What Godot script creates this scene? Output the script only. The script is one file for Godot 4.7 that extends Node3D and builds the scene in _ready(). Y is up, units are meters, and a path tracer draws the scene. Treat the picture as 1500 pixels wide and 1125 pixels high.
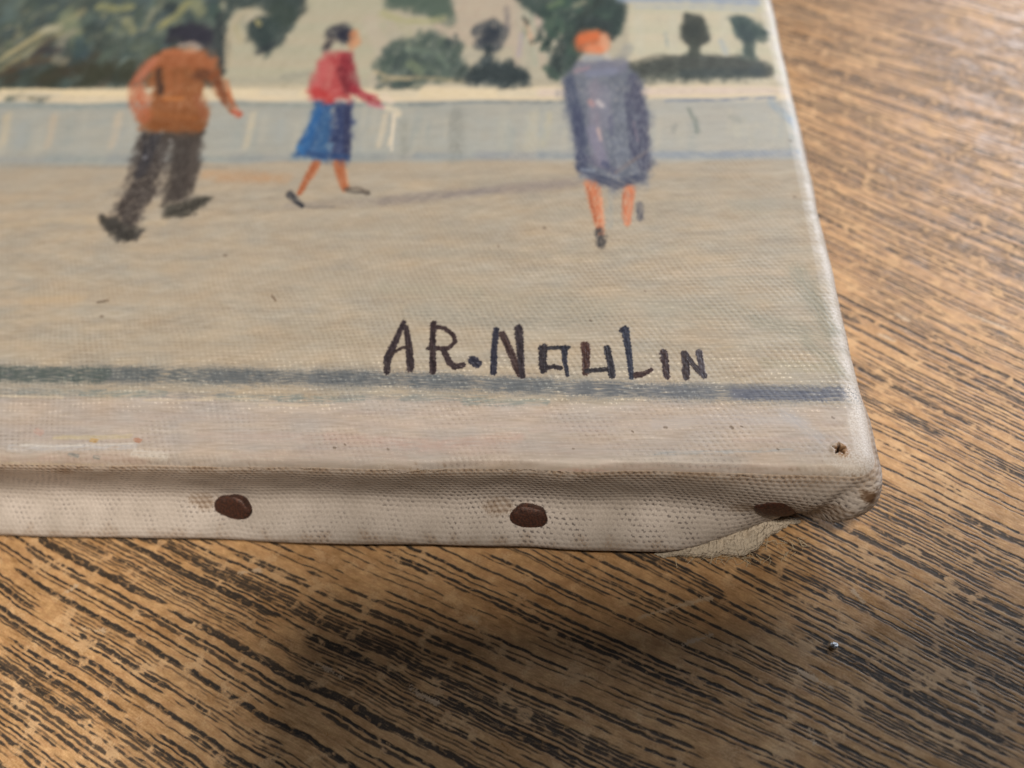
extends Node3D
# Close-up of the lower right corner of a small oil painting on a stretched canvas, lying on a worn wooden table.
# World: the painting's lower right corner is at the origin, x runs along its lower edge, y is up, +z comes towards the viewer. Lengths below are millimetres unless said.

const MM := 0.001
const TOP := 19.0            # height of the painted face above the table
var cloth := FastNoiseLite.new()
var grain := FastNoiseLite.new()
var soft_noise := FastNoiseLite.new()
var rng := RandomNumberGenerator.new()
var counts := {}

# ------------------------------------------------------------------ helpers
func numbered(called: String) -> String:
	counts[called] = counts.get(called, -1) + 1
	return called if counts[called] == 0 else "%s_%03d" % [called, counts[called]]

func obj(called: String, mesh: Mesh, material: Material, parent: Node = self) -> MeshInstance3D:
	var o := MeshInstance3D.new()
	o.name = called if parent != self else numbered(called)
	o.mesh = mesh
	if material:
		o.material_override = material
	parent.add_child(o, true)
	return o

func tag(o: Node, label: String, category: String, group := "") -> void:
	o.set_meta("label", label)
	o.set_meta("category", category)
	if group:
		o.set_meta("group", group)

func thing(called: String, label: String, category: String, at := Vector3.ZERO, group := "") -> Node3D:
	var o := Node3D.new()
	o.name = numbered(called)
	add_child(o)
	o.position = at
	tag(o, label, category, group)
	return o

# ------------------------------------------------------------------ the paint: strokes laid in millimetres on the canvas plane
var px0 := 0.0
var pz0 := 0.0
var ppm := 1.0
var pw := 0
var ph := 0
var rgb := PackedByteArray()
var relief := PackedByteArray()

func in_rows(h: int, job: Callable) -> Array:
	# runs job(first row, last row) for bands of rows side by side; joins the byte arrays that the bands return
	var n := 16
	var bands := []
	bands.resize(n)
	var run := func(i: int) -> void: bands[i] = job.call(h * i / n, h * (i + 1) / n)
	WorkerThreadPool.wait_for_group_task_completion(WorkerThreadPool.add_group_task(run, n))
	var joined: Array = bands[0]
	for i in range(1, n):
		for k in joined.size():
			joined[k].append_array(bands[i][k])
	return joined

func stroke(pts: Array, r0: float, r1: float, asp: float, cr: float, cg: float, cb: float, alpha: float, soft: float, bristle: float, raise: int) -> void:
	# a brush stroke along points (x, z): radius r0 to r1 across, asp times that down the canvas; soft edge, bristle streaks
	var n := pts.size() / 2
	var rm := maxf(r0, r1) * 1.25 + 0.1
	var lo := Vector2(1e9, 1e9)
	var hi := Vector2(-1e9, -1e9)
	for i in n:
		var p := Vector2(pts[2 * i], pts[2 * i + 1])
		lo = lo.min(p)
		hi = hi.max(p)
	var xa := maxi(0, int((lo.x - rm - px0) * ppm))
	var xb := mini(pw - 1, int((hi.x + rm - px0) * ppm) + 1)
	var za := maxi(0, int((lo.y - rm * asp - pz0) * ppm))
	var zb := mini(ph - 1, int((hi.y + rm * asp - pz0) * ppm) + 1)
	if xa > xb or za > zb:
		return
	var q := PackedVector2Array()
	for i in n:
		q.append(Vector2(pts[2 * i], pts[2 * i + 1] / asp))
	var dir := (q[n - 1] - q[0]).normalized()
	var side := Vector2(-dir.y, dir.x)
	var off := cr * 1.7 + cb * 3.1 + q[0].x
	var inner := 1.0 - soft
	for iz in range(za, zb + 1):
		var z := (pz0 + (iz + 0.5) / ppm) / asp
		for ix in range(xa, xb + 1):
			var x := px0 + (ix + 0.5) / ppm
			var p := Vector2(x, z)
			var best := 9.0
			for k in n - 1:
				var a := q[k]
				var d := q[k + 1] - a
				var l := d.length_squared()
				var t := clampf((p - a).dot(d) / l, 0.0, 1.0) if l > 1e-6 else 0.0
				var g := (k + t) / (n - 1)
				best = minf(best, (a + d * t).distance_to(p) / lerpf(r0, r1, g))
			if best > 1.3:
				continue
			best += grain.get_noise_2d(x * 46.0 + off, z * 46.0) * 0.22
			if best >= 1.0:
				continue
			var m := alpha * (1.0 if best < inner else smoothstep(1.0, inner, best))
			var streak := grain.get_noise_2d(p.dot(side) * 75.0 + off, p.dot(dir) * 6.0)
			m *= clampf(1.0 - bristle * (0.28 + streak * 1.5), 0.0, 1.0)
			var tone := streak * 16.0
			var o := (iz * pw + ix) * 3
			rgb[o] = clampi(int(lerpf(rgb[o], cr + tone, m)), 0, 255)
			rgb[o + 1] = clampi(int(lerpf(rgb[o + 1], cg + tone, m)), 0, 255)
			rgb[o + 2] = clampi(int(lerpf(rgb[o + 2], cb + tone, m)), 0, 255)
			var e := iz * pw + ix
			relief[e] = clampi(relief[e] + int(raise * m * (0.6 + streak * 1.6) * (1.0 + 0.5 * smoothstep(0.5, 0.9, best))), 0, 255)

func fill(pts: Array, asp: float, cr: float, cg: float, cb: float, alpha: float, soft: float, bristle: float, raise: int) -> void:
	# a patch of paint with a soft, brushed outline: corners (x, z), soft in millimetres
	var q := PackedVector2Array()
	var lo := Vector2(1e9, 1e9)
	var hi := Vector2(-1e9, -1e9)
	for i in pts.size() / 2:
		var p := Vector2(pts[2 * i], pts[2 * i + 1] / asp)
		q.append(p)
		lo = lo.min(p)
		hi = hi.max(p)
	var n := q.size()
	var xa := maxi(0, int((lo.x - soft * 2.0 - px0) * ppm))
	var xb := mini(pw - 1, int((hi.x + soft * 2.0 - px0) * ppm) + 1)
	var za := maxi(0, int(((lo.y - soft * 2.0) * asp - pz0) * ppm))
	var zb := mini(ph - 1, int(((hi.y + soft * 2.0) * asp - pz0) * ppm) + 1)
	var off := cr * 1.3 + cb
	for iz in range(za, zb + 1):
		var z := (pz0 + (iz + 0.5) / ppm) / asp
		for ix in range(xa, xb + 1):
			var x := px0 + (ix + 0.5) / ppm
			var p := Vector2(x, z)
			var best := 1e9
			var inside := false
			var b := q[n - 1]
			for a in q:
				var d := b - a
				var w := p - a
				best = minf(best, (w - d * clampf(w.dot(d) / maxf(d.length_squared(), 1e-9), 0.0, 1.0)).length_squared())
				if (a.y > z) != (b.y > z) and x < a.x + d.x * (z - a.y) / d.y:
					inside = not inside
				b = a
			var dist := sqrt(best) * (1.0 if inside else -1.0) + grain.get_noise_2d(x * 12.0 + off, z * 12.0) * soft * 0.3 + soft_noise.get_noise_2d(x * 7.0, z * 7.0 + off) * soft
			if dist <= -soft:
				continue
			var streak := grain.get_noise_2d(x * 26.0 + off, z * 13.0)
			var m := alpha * smoothstep(-soft, soft, dist) * clampf(1.0 - bristle * maxf(0.0, streak), 0.0, 1.0)
			var tone := streak * 8.0 + soft_noise.get_noise_2d(x * 9.0 + off, z * 9.0) * 16.0
			var o := (iz * pw + ix) * 3
			rgb[o] = clampi(int(lerpf(rgb[o], cr + tone, m)), 0, 255)
			rgb[o + 1] = clampi(int(lerpf(rgb[o + 1], cg + tone, m)), 0, 255)
			rgb[o + 2] = clampi(int(lerpf(rgb[o + 2], cb + tone, m)), 0, 255)
			var e := iz * pw + ix
			relief[e] = clampi(relief[e] + int(raise * m * (0.7 + streak)), 0, 255)

func dabs(x: float, z: float, rx: float, rz: float, cols: Array, n: int, size: float, asp: float, alpha: float, raise: int) -> void:
	rng.seed = int(x * 31.0 + z * 17.0) + n
	for i in n:
		var a := rng.randf() * TAU
		var r := sqrt(rng.randf())
		var px := x + cos(a) * r * rx
		var pz := z + sin(a) * r * rz
		var t := rng.randf() * TAU
		var l := size * rng.randf_range(0.4, 1.3)
		var s := size * rng.randf_range(0.45, 1.0)
		var k := (rng.randi() % (cols.size() / 3)) * 3
		stroke([px, pz, px + cos(t) * l, pz + sin(t) * l * asp], s, s * 0.8, asp, cols[k], cols[k + 1], cols[k + 2], alpha * rng.randf_range(0.7, 1.0), 0.5, 0.6, raise)

func ground_paint(x: float, z: float) -> Vector3:
	# the bands of the picture under the strokes, in sRGB 0..255
	var wob := soft_noise.get_noise_2d(x * 1.1, z * 3.0) * 1.6
	var zz := z + wob
	var far := Vector3(178, 172, 156)
	var edge := Vector3(214, 200, 176)
	var wall := Vector3(165, 166, 161) + Vector3(8, 6, 6) * smoothstep(-90.0, -20.0, x)
	var road := Vector3(171, 160, 145)
	var curb := Vector3(176, 164, 155)
	var c := far
	c = c.lerp(edge, smoothstep(-102.6 + 0.0895 * x, -100.4 + 0.0895 * x, zz))
	c = c.lerp(wall, smoothstep(-97.0 + 0.078 * x, -95.2 + 0.078 * x, zz))
	c = c.lerp(road, smoothstep(-76.0 + 0.05 * x, -73.8 + 0.05 * x, zz))
	c = c.lerp(curb, smoothstep(-13.4 + 0.011 * x, -11.6 + 0.011 * x, zz))
	var s1 := soft_noise.get_noise_2d(x * 1.6 + 300.0, z * 11.0)
	var s2 := grain.get_noise_2d(x * 5.0, z * 40.0)
	var s3 := soft_noise.get_noise_2d(x * 2.2 - 90.0, z * 4.0 + 40.0)
	var calm := lerpf(0.45, 1.0, smoothstep(-80.0, -66.0, zz))
	return c + (Vector3(13, 12, 10) * s1 + Vector3(9, 9, 10) * s2 + Vector3(6, 0, -6) * s3) * calm

func weave(x: float, z: float) -> float:
	# 0 in the holes between the threads, 1 on the crests
	var j := soft_noise.get_noise_2d(x * 4.0 + 70.0, z * 4.0) * 0.26 + soft_noise.get_noise_2d(x * 1.1 + 5.0, z * 1.1) * 0.8
	var p1 := x / 1.1 - 0.42 * z / 0.86 + j
	var p2 := z / 0.86 + j * 0.7
	return 0.5 - 0.25 * (cos(TAU * p1) + cos(TAU * p2))

func paint(x0: float, z0: float, w: int, h: int, per_mm: float) -> Array:
	px0 = x0
	pz0 = z0
	pw = w
	ph = h
	ppm = per_mm
	var laid := in_rows(h, ground_rows)
	rgb = laid[0]
	relief = laid[1]
	paint_picture()
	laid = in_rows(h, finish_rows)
	rgb = laid[0]
	relief = laid[1]
	var im := Image.create_from_data(w, h, false, Image.FORMAT_RGB8, rgb)
	var hm := Image.create_from_data(w, h, false, Image.FORMAT_L8, relief)
	return [ImageTexture.create_from_image(im), ImageTexture.create_from_image(hm)]

func ground_rows(y0: int, y1: int) -> Array:
	var c := PackedByteArray()
	var hg := PackedByteArray()
	c.resize((y1 - y0) * pw * 3)
	hg.resize((y1 - y0) * pw)
	hg.fill(70)
	for iz in range(y0, y1):
		var z := pz0 + (iz + 0.5) / ppm
		for ix in pw:
			var v := ground_paint(px0 + (ix + 0.5) / ppm, z)
			var o := ((iz - y0) * pw + ix) * 3
			c[o] = clampi(int(v.x), 0, 255)
			c[o + 1] = clampi(int(v.y), 0, 255)
			c[o + 2] = clampi(int(v.z), 0, 255)
	return [c, hg]

func finish_rows(y0: int, y1: int) -> Array:
	# the cloth under the paint: relief everywhere, bare thread crests where the brush ran dry, primer showing where the edges are rubbed, grime in the weave along the arris
	var c := rgb.slice(y0 * pw * 3, y1 * pw * 3)
	var hg := relief.slice(y0 * pw, y1 * pw)
	for iz in range(y0, y1):
		var z := pz0 + (iz + 0.5) / ppm
		for ix in pw:
			var x := px0 + (ix + 0.5) / ppm
			var e := (iz - y0) * pw + ix
			var o := e * 3
			var wv := weave(x, z)
			var thick := soft_noise.get_noise_2d(x * 2.0 + 500.0, z * 3.4)
			var fine := grain.get_noise_2d(x * 60.0, z * 60.0)
			var thin := smoothstep(-62.0, -48.0, z + thick * 20.0) * smoothstep(-12.5, -20.0, z) * smoothstep(-130.0, -60.0, x + thick * 60.0)
			var amp := clampf(0.6 - thick * 1.9 + thin * 0.7, 0.08, 1.8)
			hg[e] = clampi(hg[e] + int((wv * 70.0 + fine * 9.0) * amp), 0, 255)
			var dr := 0.0
			# dry brush: pale crests
			var dry := grain.get_noise_2d(x * 3.0 + 900.0, z * 30.0) + 0.35 * thick
			dr += (12.0 + 30.0 * smoothstep(-25.0, -21.0, z) * smoothstep(-9.0, -12.0, z)) * smoothstep(0.76, 1.0, wv + fine * 0.45) * smoothstep(0.30, 0.65, dry + fine * 0.3)
			dr -= 13.0 * smoothstep(0.45, 0.1, wv) * amp * clampf(0.6 + fine, 0.0, 1.4)
			dr += 9.0 * thin * smoothstep(0.7, 0.95, wv + fine * 0.3)
			var r := c[o] + dr
			var g := c[o + 1] + dr
			var b := c[o + 2] + dr * 0.92
			# rubbed primer along the right arris and round the corner
			var rim := -x + soft_noise.get_noise_2d(x * 9.0, z * 9.0) * 2.2 + fine * 1.4
			var worn := 1.0 - smoothstep(0.9, 2.3, rim - 1.7 * smoothstep(-26.0, -4.0, z))
			var corner := Vector2(x + 1.0, (z + 1.0) * 1.1).length() + soft_noise.get_noise_2d(x * 12.0 + 40.0, z * 12.0) * 3.0 + fine * 2.0
			worn = maxf(worn, (1.0 - smoothstep(4.6, 6.4, corner)) * 0.85)
			var low := -z + soft_noise.get_noise_2d(x * 7.0 + 200.0, z * 9.0) * 1.8 + fine * 1.2
			worn = maxf(worn, (1.0 - smoothstep(-0.6, 0.8, low)) * 0.45)
			worn *= clampf(0.55 + wv * 0.7 + fine * 0.9, 0.0, 1.0)
			r = lerpf(r, 192.0 + fine * 22.0, worn)
			g = lerpf(g, 184.0 + fine * 22.0, worn)
			b = lerpf(b, 178.0 + fine * 22.0, worn)
			# brown grime that has settled in the holes of the weave beside the lower arris
			var gr := smoothstep(-0.9, 0.6, z + soft_noise.get_noise_2d(x * 6.0 + 20.0, z * 2.0) * 1.2) * smoothstep(0.42, 0.12, wv + fine * 0.3) * clampf(0.5 + 1.4 * soft_noise.get_noise_2d(x * 1.3, 77.0), 0.1, 1.0)
			r = lerpf(r, 116.0, gr * 0.8)
			g = lerpf(g, 92.0, gr * 0.8)
			b = lerpf(b, 70.0, gr * 0.8)
			# rust round the puncture
			var hx := x + 5.0
			var hz := z + 3.9
			var hr := Vector2(hx - 0.35, hz * 0.9 - 0.15).length() + fine * 0.5
			var rust := 1.0 - smoothstep(0.5, 1.4, hr)
			r = lerpf(r, 140.0, rust * 0.75)
			g = lerpf(g, 98.0, rust * 0.75)
			b = lerpf(b, 62.0, rust * 0.75)
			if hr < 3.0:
				# torn, rust-brown cloth and wood in the puncture; the hole's shade is painted in
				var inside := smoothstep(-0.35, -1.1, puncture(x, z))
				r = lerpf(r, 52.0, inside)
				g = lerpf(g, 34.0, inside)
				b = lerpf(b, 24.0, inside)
			c[o] = clampi(int(r), 0, 255)
			c[o + 1] = clampi(int(g), 0, 255)
			c[o + 2] = clampi(int(b), 0, 255)
	return [c, hg]

func paint_picture() -> void:
	# trees, hedges and pale walls behind the parapet
	fill([-248.7, -191.5, -157.9, -177.9, -144.8, -136.5, -138.9, -113.3, -210.3, -119.9], 1.78, 80, 92, 88, 0.97, 1.20, 0.20, 10)
	fill([-224.1, -145.5, -207.1, -151.2, -183.0, -140.8, -162.9, -116.1, -210.3, -119.9], 1.70, 70, 73, 68, 0.80, 2.69, 0.30, 10)
	dabs(-185.6, -146.7, 42.9, 32.0, [74, 88, 86, 64, 76, 80, 92, 106, 100, 82, 88, 80, 70, 84, 92], 110, 3.84, 1.77, 0.75, 8)
	dabs(-187.1, -150.4, 41.1, 28.6, [96, 110, 96, 92, 110, 116, 118, 124, 106, 150, 154, 138, 84, 96, 92], 120, 1.83, 1.79, 0.50, 8)
	dabs(-175.2, -147.4, 26.7, 24.0, [150, 156, 136, 120, 136, 126, 104, 122, 124], 60, 2.00, 1.79, 0.50, 8)
	dabs(-205.1, -147.1, 18.6, 20.3, [160, 156, 128, 186, 180, 158, 120, 128, 110], 26, 1.63, 1.75, 0.60, 8)
	dabs(-183.3, -122.6, 42.0, 5.6, [64, 66, 55, 70, 64, 54, 58, 64, 56], 60, 3.36, 1.66, 0.80, 8)
	stroke([-212.8, -132.5, -207.4, -142.8, -202.0, -152.2, -197.8, -158.9], 2.55, 2.55, 1.74, 160, 152, 118, 0.85, 0.80, 0.50, 10)
	stroke([-209.0, -129.3, -204.3, -138.8, -199.0, -147.9], 2.49, 2.49, 1.71, 160, 152, 118, 0.85, 0.80, 0.50, 10)
	stroke([-211.8, -134.5, -208.9, -141.5, -204.9, -149.4], 1.38, 1.38, 1.72, 188, 176, 138, 0.80, 0.65, 0.50, 10)
	stroke([-205.3, -150.2, -201.5, -150.6], 2.10, 2.10, 1.76, 186, 182, 160, 0.85, 0.65, 0.50, 10)
	stroke([-202.6, -158.6, -193.2, -145.7], 2.80, 2.80, 1.78, 140, 148, 122, 0.80, 0.65, 0.50, 10)
	stroke([-196.5, -141.6, -195.4, -146.8], 2.27, 2.27, 1.75, 158, 152, 134, 0.80, 0.65, 0.50, 10)
	stroke([-194.8, -133.4, -190.3, -130.8], 1.75, 1.75, 1.69, 146, 140, 124, 0.80, 0.65, 0.50, 10)
	stroke([-201.6, -136.3, -200.8, -143.6], 2.27, 2.27, 1.72, 74, 70, 70, 0.85, 0.65, 0.50, 10)
	stroke([-200.9, -138.4, -195.2, -137.1], 1.79, 1.79, 1.71, 66, 62, 64, 0.80, 0.65, 0.50, 10)
	stroke([-208.0, -125.7, -201.7, -131.3, -196.2, -132.9], 1.54, 1.54, 1.67, 88, 72, 58, 0.80, 0.65, 0.50, 10)
	stroke([-207.6, -130.5, -199.5, -135.4], 1.11, 1.11, 1.68, 98, 82, 62, 0.60, 0.65, 0.50, 10)
	stroke([-193.5, -162.4, -187.2, -159.9, -182.0, -160.1], 1.64, 1.64, 1.84, 160, 158, 112, 0.80, 0.65, 0.50, 10)
	stroke([-180.8, -152.7, -175.2, -145.1], 1.57, 1.57, 1.80, 156, 154, 118, 0.75, 0.65, 0.50, 10)
	stroke([-174.0, -157.4, -172.3, -146.3], 1.57, 1.57, 1.82, 150, 150, 130, 0.75, 0.65, 0.50, 10)
	stroke([-167.5, -148.0, -165.2, -153.1, -164.4, -159.4], 2.23, 2.23, 1.84, 168, 162, 112, 0.85, 0.65, 0.50, 10)
	stroke([-162.7, -160.8, -157.4, -153.7], 2.24, 2.24, 1.87, 150, 152, 118, 0.80, 0.65, 0.50, 10)
	stroke([-170.3, -160.2, -167.2, -156.6], 2.05, 2.05, 1.86, 48, 58, 64, 0.85, 0.65, 0.50, 10)
	stroke([-192.4, -141.9, -187.4, -135.5], 2.67, 2.67, 1.73, 60, 80, 88, 0.70, 0.65, 0.50, 10)
	stroke([-190.9, -149.3, -179.9, -138.3], 3.13, 3.13, 1.76, 62, 72, 70, 0.70, 0.65, 0.50, 10)
	stroke([-171.9, -138.8, -165.6, -133.2], 2.99, 2.99, 1.75, 96, 104, 88, 0.60, 0.65, 0.50, 10)
	stroke([-155.7, -157.4, -152.3, -152.3], 2.20, 2.20, 1.87, 66, 84, 80, 0.80, 0.65, 0.50, 10)
	dabs(-190.4, -153.1, 32.4, 14.1, [120, 126, 100, 92, 104, 90, 140, 142, 112, 84, 98, 92], 40, 1.39, 1.80, 0.55, 8)
	# the picture goes on past the frame: more foliage to the left and above
	fill([-326.9, -130.6, -369.7, -179.8, -368.9, -209.4, -324.4, -188.0, -320.7, -218.0, -273.8, -195.2, -257.6, -213.0, -203.9, -119.3], 1.75, 80, 92, 88, 0.95, 2.32, 0.30, 10)
	dabs(-279.5, -164.1, 61.8, 41.6, [74, 88, 86, 64, 76, 80, 92, 106, 100, 82, 88, 80, 70, 84, 92, 120, 126, 104, 104, 122, 124], 150, 4.57, 1.72, 0.75, 8)
	dabs(-206.3, -195.6, 68.5, 17.7, [74, 88, 86, 64, 76, 80, 92, 106, 100, 82, 88, 80, 70, 84, 92, 120, 126, 104], 90, 4.48, 1.98, 0.80, 8)
	dabs(-144.1, -175.9, 16.1, 15.5, [74, 88, 86, 64, 76, 80, 92, 106, 100, 82, 88, 80, 70, 84, 92], 40, 3.45, 1.99, 0.85, 8)
	# pale ground and house wall right of the scrolled tree
	stroke([-153.1, -162.8, -131.2, -159.4, -104.2, -156.1], 1.93, 1.93, 1.93, 184, 176, 156, 0.92, 0.70, 0.50, 10)
	stroke([-151.7, -158.1, -130.0, -154.9, -103.4, -151.8], 1.91, 1.91, 1.91, 178, 176, 156, 0.92, 0.70, 0.50, 10)
	stroke([-150.2, -153.6, -128.9, -150.5, -102.6, -147.5], 1.88, 1.88, 1.89, 181, 176, 156, 0.92, 0.70, 0.50, 10)
	stroke([-148.8, -149.2, -127.8, -146.2, -101.8, -143.3], 1.86, 1.86, 1.87, 184, 176, 156, 0.92, 0.70, 0.50, 10)
	stroke([-147.5, -144.8, -126.7, -142.0, -101.1, -139.3], 1.83, 1.83, 1.85, 178, 176, 156, 0.92, 0.70, 0.50, 10)
	stroke([-146.1, -140.6, -125.6, -137.9, -100.3, -135.3], 1.81, 1.81, 1.83, 181, 176, 156, 0.92, 0.70, 0.50, 10)
	stroke([-144.8, -136.5, -124.6, -133.9, -99.6, -131.4], 1.78, 1.78, 1.81, 184, 176, 156, 0.92, 0.70, 0.50, 10)
	stroke([-143.6, -132.5, -123.6, -130.0, -98.9, -127.6], 1.76, 1.76, 1.79, 178, 176, 156, 0.92, 0.70, 0.50, 10)
	stroke([-142.3, -128.6, -122.6, -126.2, -98.2, -123.9], 1.74, 1.74, 1.77, 181, 176, 156, 0.92, 0.70, 0.50, 10)
	stroke([-141.1, -124.8, -121.6, -122.4, -97.5, -120.3], 1.72, 1.72, 1.76, 184, 176, 156, 0.92, 0.70, 0.50, 10)
	stroke([-139.9, -121.0, -120.7, -118.8, -96.9, -116.8], 1.69, 1.69, 1.74, 178, 176, 156, 0.92, 0.70, 0.50, 10)
	stroke([-138.8, -117.4, -119.8, -115.2, -96.2, -113.3], 1.67, 1.67, 1.72, 181, 176, 156, 0.92, 0.70, 0.50, 10)
	stroke([-137.6, -113.8, -118.9, -111.7, -95.6, -109.9], 1.65, 1.65, 1.70, 184, 176, 156, 0.92, 0.70, 0.50, 10)
	stroke([-137.3, -116.3, -116.0, -114.6, -95.9, -111.7], 1.29, 1.29, 1.72, 168, 166, 152, 0.70, 0.65, 0.50, 10)
	stroke([-151.2, -151.4, -143.7, -132.9, -140.9, -120.5], 1.85, 1.85, 1.78, 54, 62, 66, 0.95, 0.60, 0.50, 10)
	stroke([-149.7, -144.4, -142.3, -123.9], 1.64, 1.64, 1.77, 60, 66, 70, 0.80, 0.65, 0.50, 10)
	stroke([-152.7, -162.7, -141.9, -160.4, -128.3, -156.2], 2.19, 2.19, 1.91, 56, 64, 64, 0.95, 0.65, 0.50, 10)
	stroke([-131.7, -157.5, -127.1, -151.4], 2.76, 2.76, 1.90, 58, 66, 66, 0.95, 0.65, 0.50, 10)
	stroke([-140.0, -123.7, -144.9, -139.4, -145.2, -150.6, -140.7, -156.3, -135.7, -151.7], 1.47, 1.47, 1.83, 184, 174, 152, 0.92, 0.65, 0.50, 10)
	fill([-155.1, -168.9, -129.4, -165.2, -126.5, -149.0, -127.5, -133.9, -130.8, -127.4, -138.5, -136.5, -141.2, -144.1, -139.4, -149.1, -135.0, -149.3, -142.2, -155.7, -147.2, -154.0, -148.0, -146.4], 1.86, 66, 78, 78, 0.96, 1.14, 0.25, 10)
	stroke([-133.8, -146.2, -133.3, -138.8], 3.72, 3.72, 1.84, 60, 74, 74, 0.95, 0.60, 0.50, 10)
	stroke([-138.7, -145.3, -133.1, -135.2], 2.68, 2.68, 1.82, 56, 68, 70, 0.95, 0.65, 0.50, 10)
	stroke([-130.4, -132.8, -133.2, -130.4], 1.80, 1.80, 1.78, 52, 60, 66, 0.90, 0.65, 0.50, 10)
	stroke([-134.9, -153.9, -129.2, -147.1], 3.58, 3.58, 1.88, 62, 74, 70, 0.95, 0.65, 0.50, 10)
	stroke([-138.7, -146.8, -137.2, -144.4], 0.84, 0.84, 1.85, 180, 170, 120, 0.85, 0.65, 0.50, 10)
	stroke([-144.5, -144.5, -140.3, -136.0], 1.25, 1.25, 1.81, 176, 168, 140, 0.70, 0.65, 0.50, 10)
	stroke([-122.9, -116.8, -116.7, -117.5], 1.31, 1.31, 1.73, 150, 150, 142, 0.60, 0.65, 0.50, 10)
	# green shrubs and the small dark trees in the middle
	stroke([-87.8, -151.6, -76.2, -150.0, -64.8, -147.8], 1.54, 1.54, 1.98, 188, 172, 158, 0.85, 0.65, 0.50, 10)
	stroke([-87.2, -147.0, -75.7, -145.5, -64.5, -143.3], 1.52, 1.52, 1.95, 188, 172, 158, 0.85, 0.65, 0.50, 10)
	stroke([-86.5, -142.5, -75.2, -141.1, -64.1, -139.0], 1.50, 1.50, 1.93, 188, 172, 158, 0.85, 0.65, 0.50, 10)
	stroke([-85.9, -138.2, -74.8, -136.8, -63.8, -134.8], 1.48, 1.48, 1.91, 188, 172, 158, 0.85, 0.65, 0.50, 10)
	stroke([-85.3, -133.9, -74.3, -132.6, -63.5, -130.7], 1.46, 1.46, 1.89, 188, 172, 158, 0.85, 0.65, 0.50, 10)
	stroke([-84.7, -129.7, -73.9, -128.5, -63.2, -126.7], 1.44, 1.44, 1.87, 188, 172, 158, 0.85, 0.65, 0.50, 10)
	stroke([-105.5, -142.7, -98.9, -128.0, -97.7, -111.9], 2.63, 2.63, 1.81, 188, 178, 164, 0.80, 0.65, 0.50, 10)
	fill([-97.9, -115.0, -99.3, -128.0, -96.0, -131.7, -91.9, -134.0, -85.5, -135.3, -80.3, -129.2, -73.8, -112.6, -82.1, -111.0], 1.82, 86, 100, 96, 0.93, 1.23, 0.30, 10)
	fill([-106.1, -162.0, -85.0, -159.0, -82.2, -143.4, -86.2, -140.3, -94.8, -147.2, -101.2, -150.3], 1.95, 82, 98, 90, 0.95, 1.07, 0.25, 10)
	dabs(-87.5, -122.2, 10.9, 13.1, [130, 144, 126, 112, 128, 124, 160, 164, 144], 34, 1.09, 1.81, 0.55, 8)
	dabs(-88.5, -121.6, 11.2, 13.1, [78, 92, 88, 70, 84, 84, 90, 104, 96, 66, 78, 80], 60, 1.99, 1.80, 0.85, 8)
	stroke([-101.2, -152.6, -93.9, -153.2, -85.4, -147.5], 2.79, 2.79, 1.95, 84, 100, 92, 0.90, 0.65, 0.50, 10)
	stroke([-86.9, -144.7, -82.5, -139.9], 2.30, 2.30, 1.92, 96, 112, 102, 0.85, 0.65, 0.50, 10)
	stroke([-102.4, -146.7, -95.8, -141.5, -88.1, -140.6, -84.9, -141.6], 1.36, 1.36, 1.91, 170, 168, 132, 0.90, 0.65, 0.50, 10)
	stroke([-96.2, -139.4, -92.8, -134.8], 1.53, 1.53, 1.88, 176, 172, 150, 0.80, 0.65, 0.50, 10)
	stroke([-90.3, -119.9, -86.9, -115.8], 1.61, 1.61, 1.78, 128, 140, 116, 0.80, 0.65, 0.50, 10)
	stroke([-92.3, -127.2, -83.9, -123.7, -80.2, -117.6], 0.90, 0.90, 1.82, 112, 128, 118, 0.70, 0.65, 0.50, 10)
	stroke([-96.2, -113.0, -87.6, -113.4, -75.2, -110.4], 0.88, 0.88, 1.76, 152, 144, 120, 0.75, 0.65, 0.50, 10)
	stroke([-99.0, -117.0, -94.3, -114.0, -89.2, -112.9], 0.71, 0.71, 1.76, 186, 170, 140, 0.70, 0.65, 0.50, 10)
	stroke([-74.5, -134.0, -71.1, -136.4, -67.8, -131.9, -69.0, -126.0, -73.1, -127.8], 2.35, 2.35, 1.89, 52, 62, 74, 0.95, 0.55, 0.50, 10)
	stroke([-70.9, -130.9, -70.9, -130.9], 3.08, 3.08, 1.89, 50, 58, 70, 0.90, 0.65, 0.50, 10)
	stroke([-70.7, -124.9, -70.3, -118.5], 1.58, 1.58, 1.84, 52, 62, 68, 0.95, 0.65, 0.50, 10)
	fill([-75.6, -110.4, -74.3, -117.0, -70.9, -120.4, -66.8, -118.7, -60.9, -114.4, -59.1, -107.7, -66.5, -106.6], 1.80, 60, 71, 76, 0.96, 1.15, 0.25, 10)
	stroke([-73.7, -112.0, -69.6, -114.1, -63.6, -111.1], 2.38, 2.38, 1.79, 50, 60, 64, 0.95, 0.60, 0.50, 10)
	stroke([-75.9, -115.9, -77.1, -112.4], 1.73, 1.73, 1.78, 60, 72, 72, 0.85, 0.65, 0.50, 10)
	stroke([-65.0, -117.3, -60.6, -110.8], 2.03, 2.03, 1.81, 52, 62, 66, 0.95, 0.65, 0.50, 10)
	dabs(-97.5, -170.6, 14.0, 14.7, [82, 98, 90, 92, 110, 98, 70, 86, 82], 40, 2.96, 2.05, 0.85, 8)
	dabs(-51.2, -165.3, 19.4, 16.4, [64, 79, 77, 56, 70, 70, 80, 100, 88], 60, 2.91, 2.11, 0.85, 8)
	# pink-grey column between the trees
	stroke([-67.3, -151.1, -65.2, -134.3, -62.7, -117.1], 1.26, 1.26, 1.91, 184, 172, 158, 0.90, 0.65, 0.50, 10)
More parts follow.
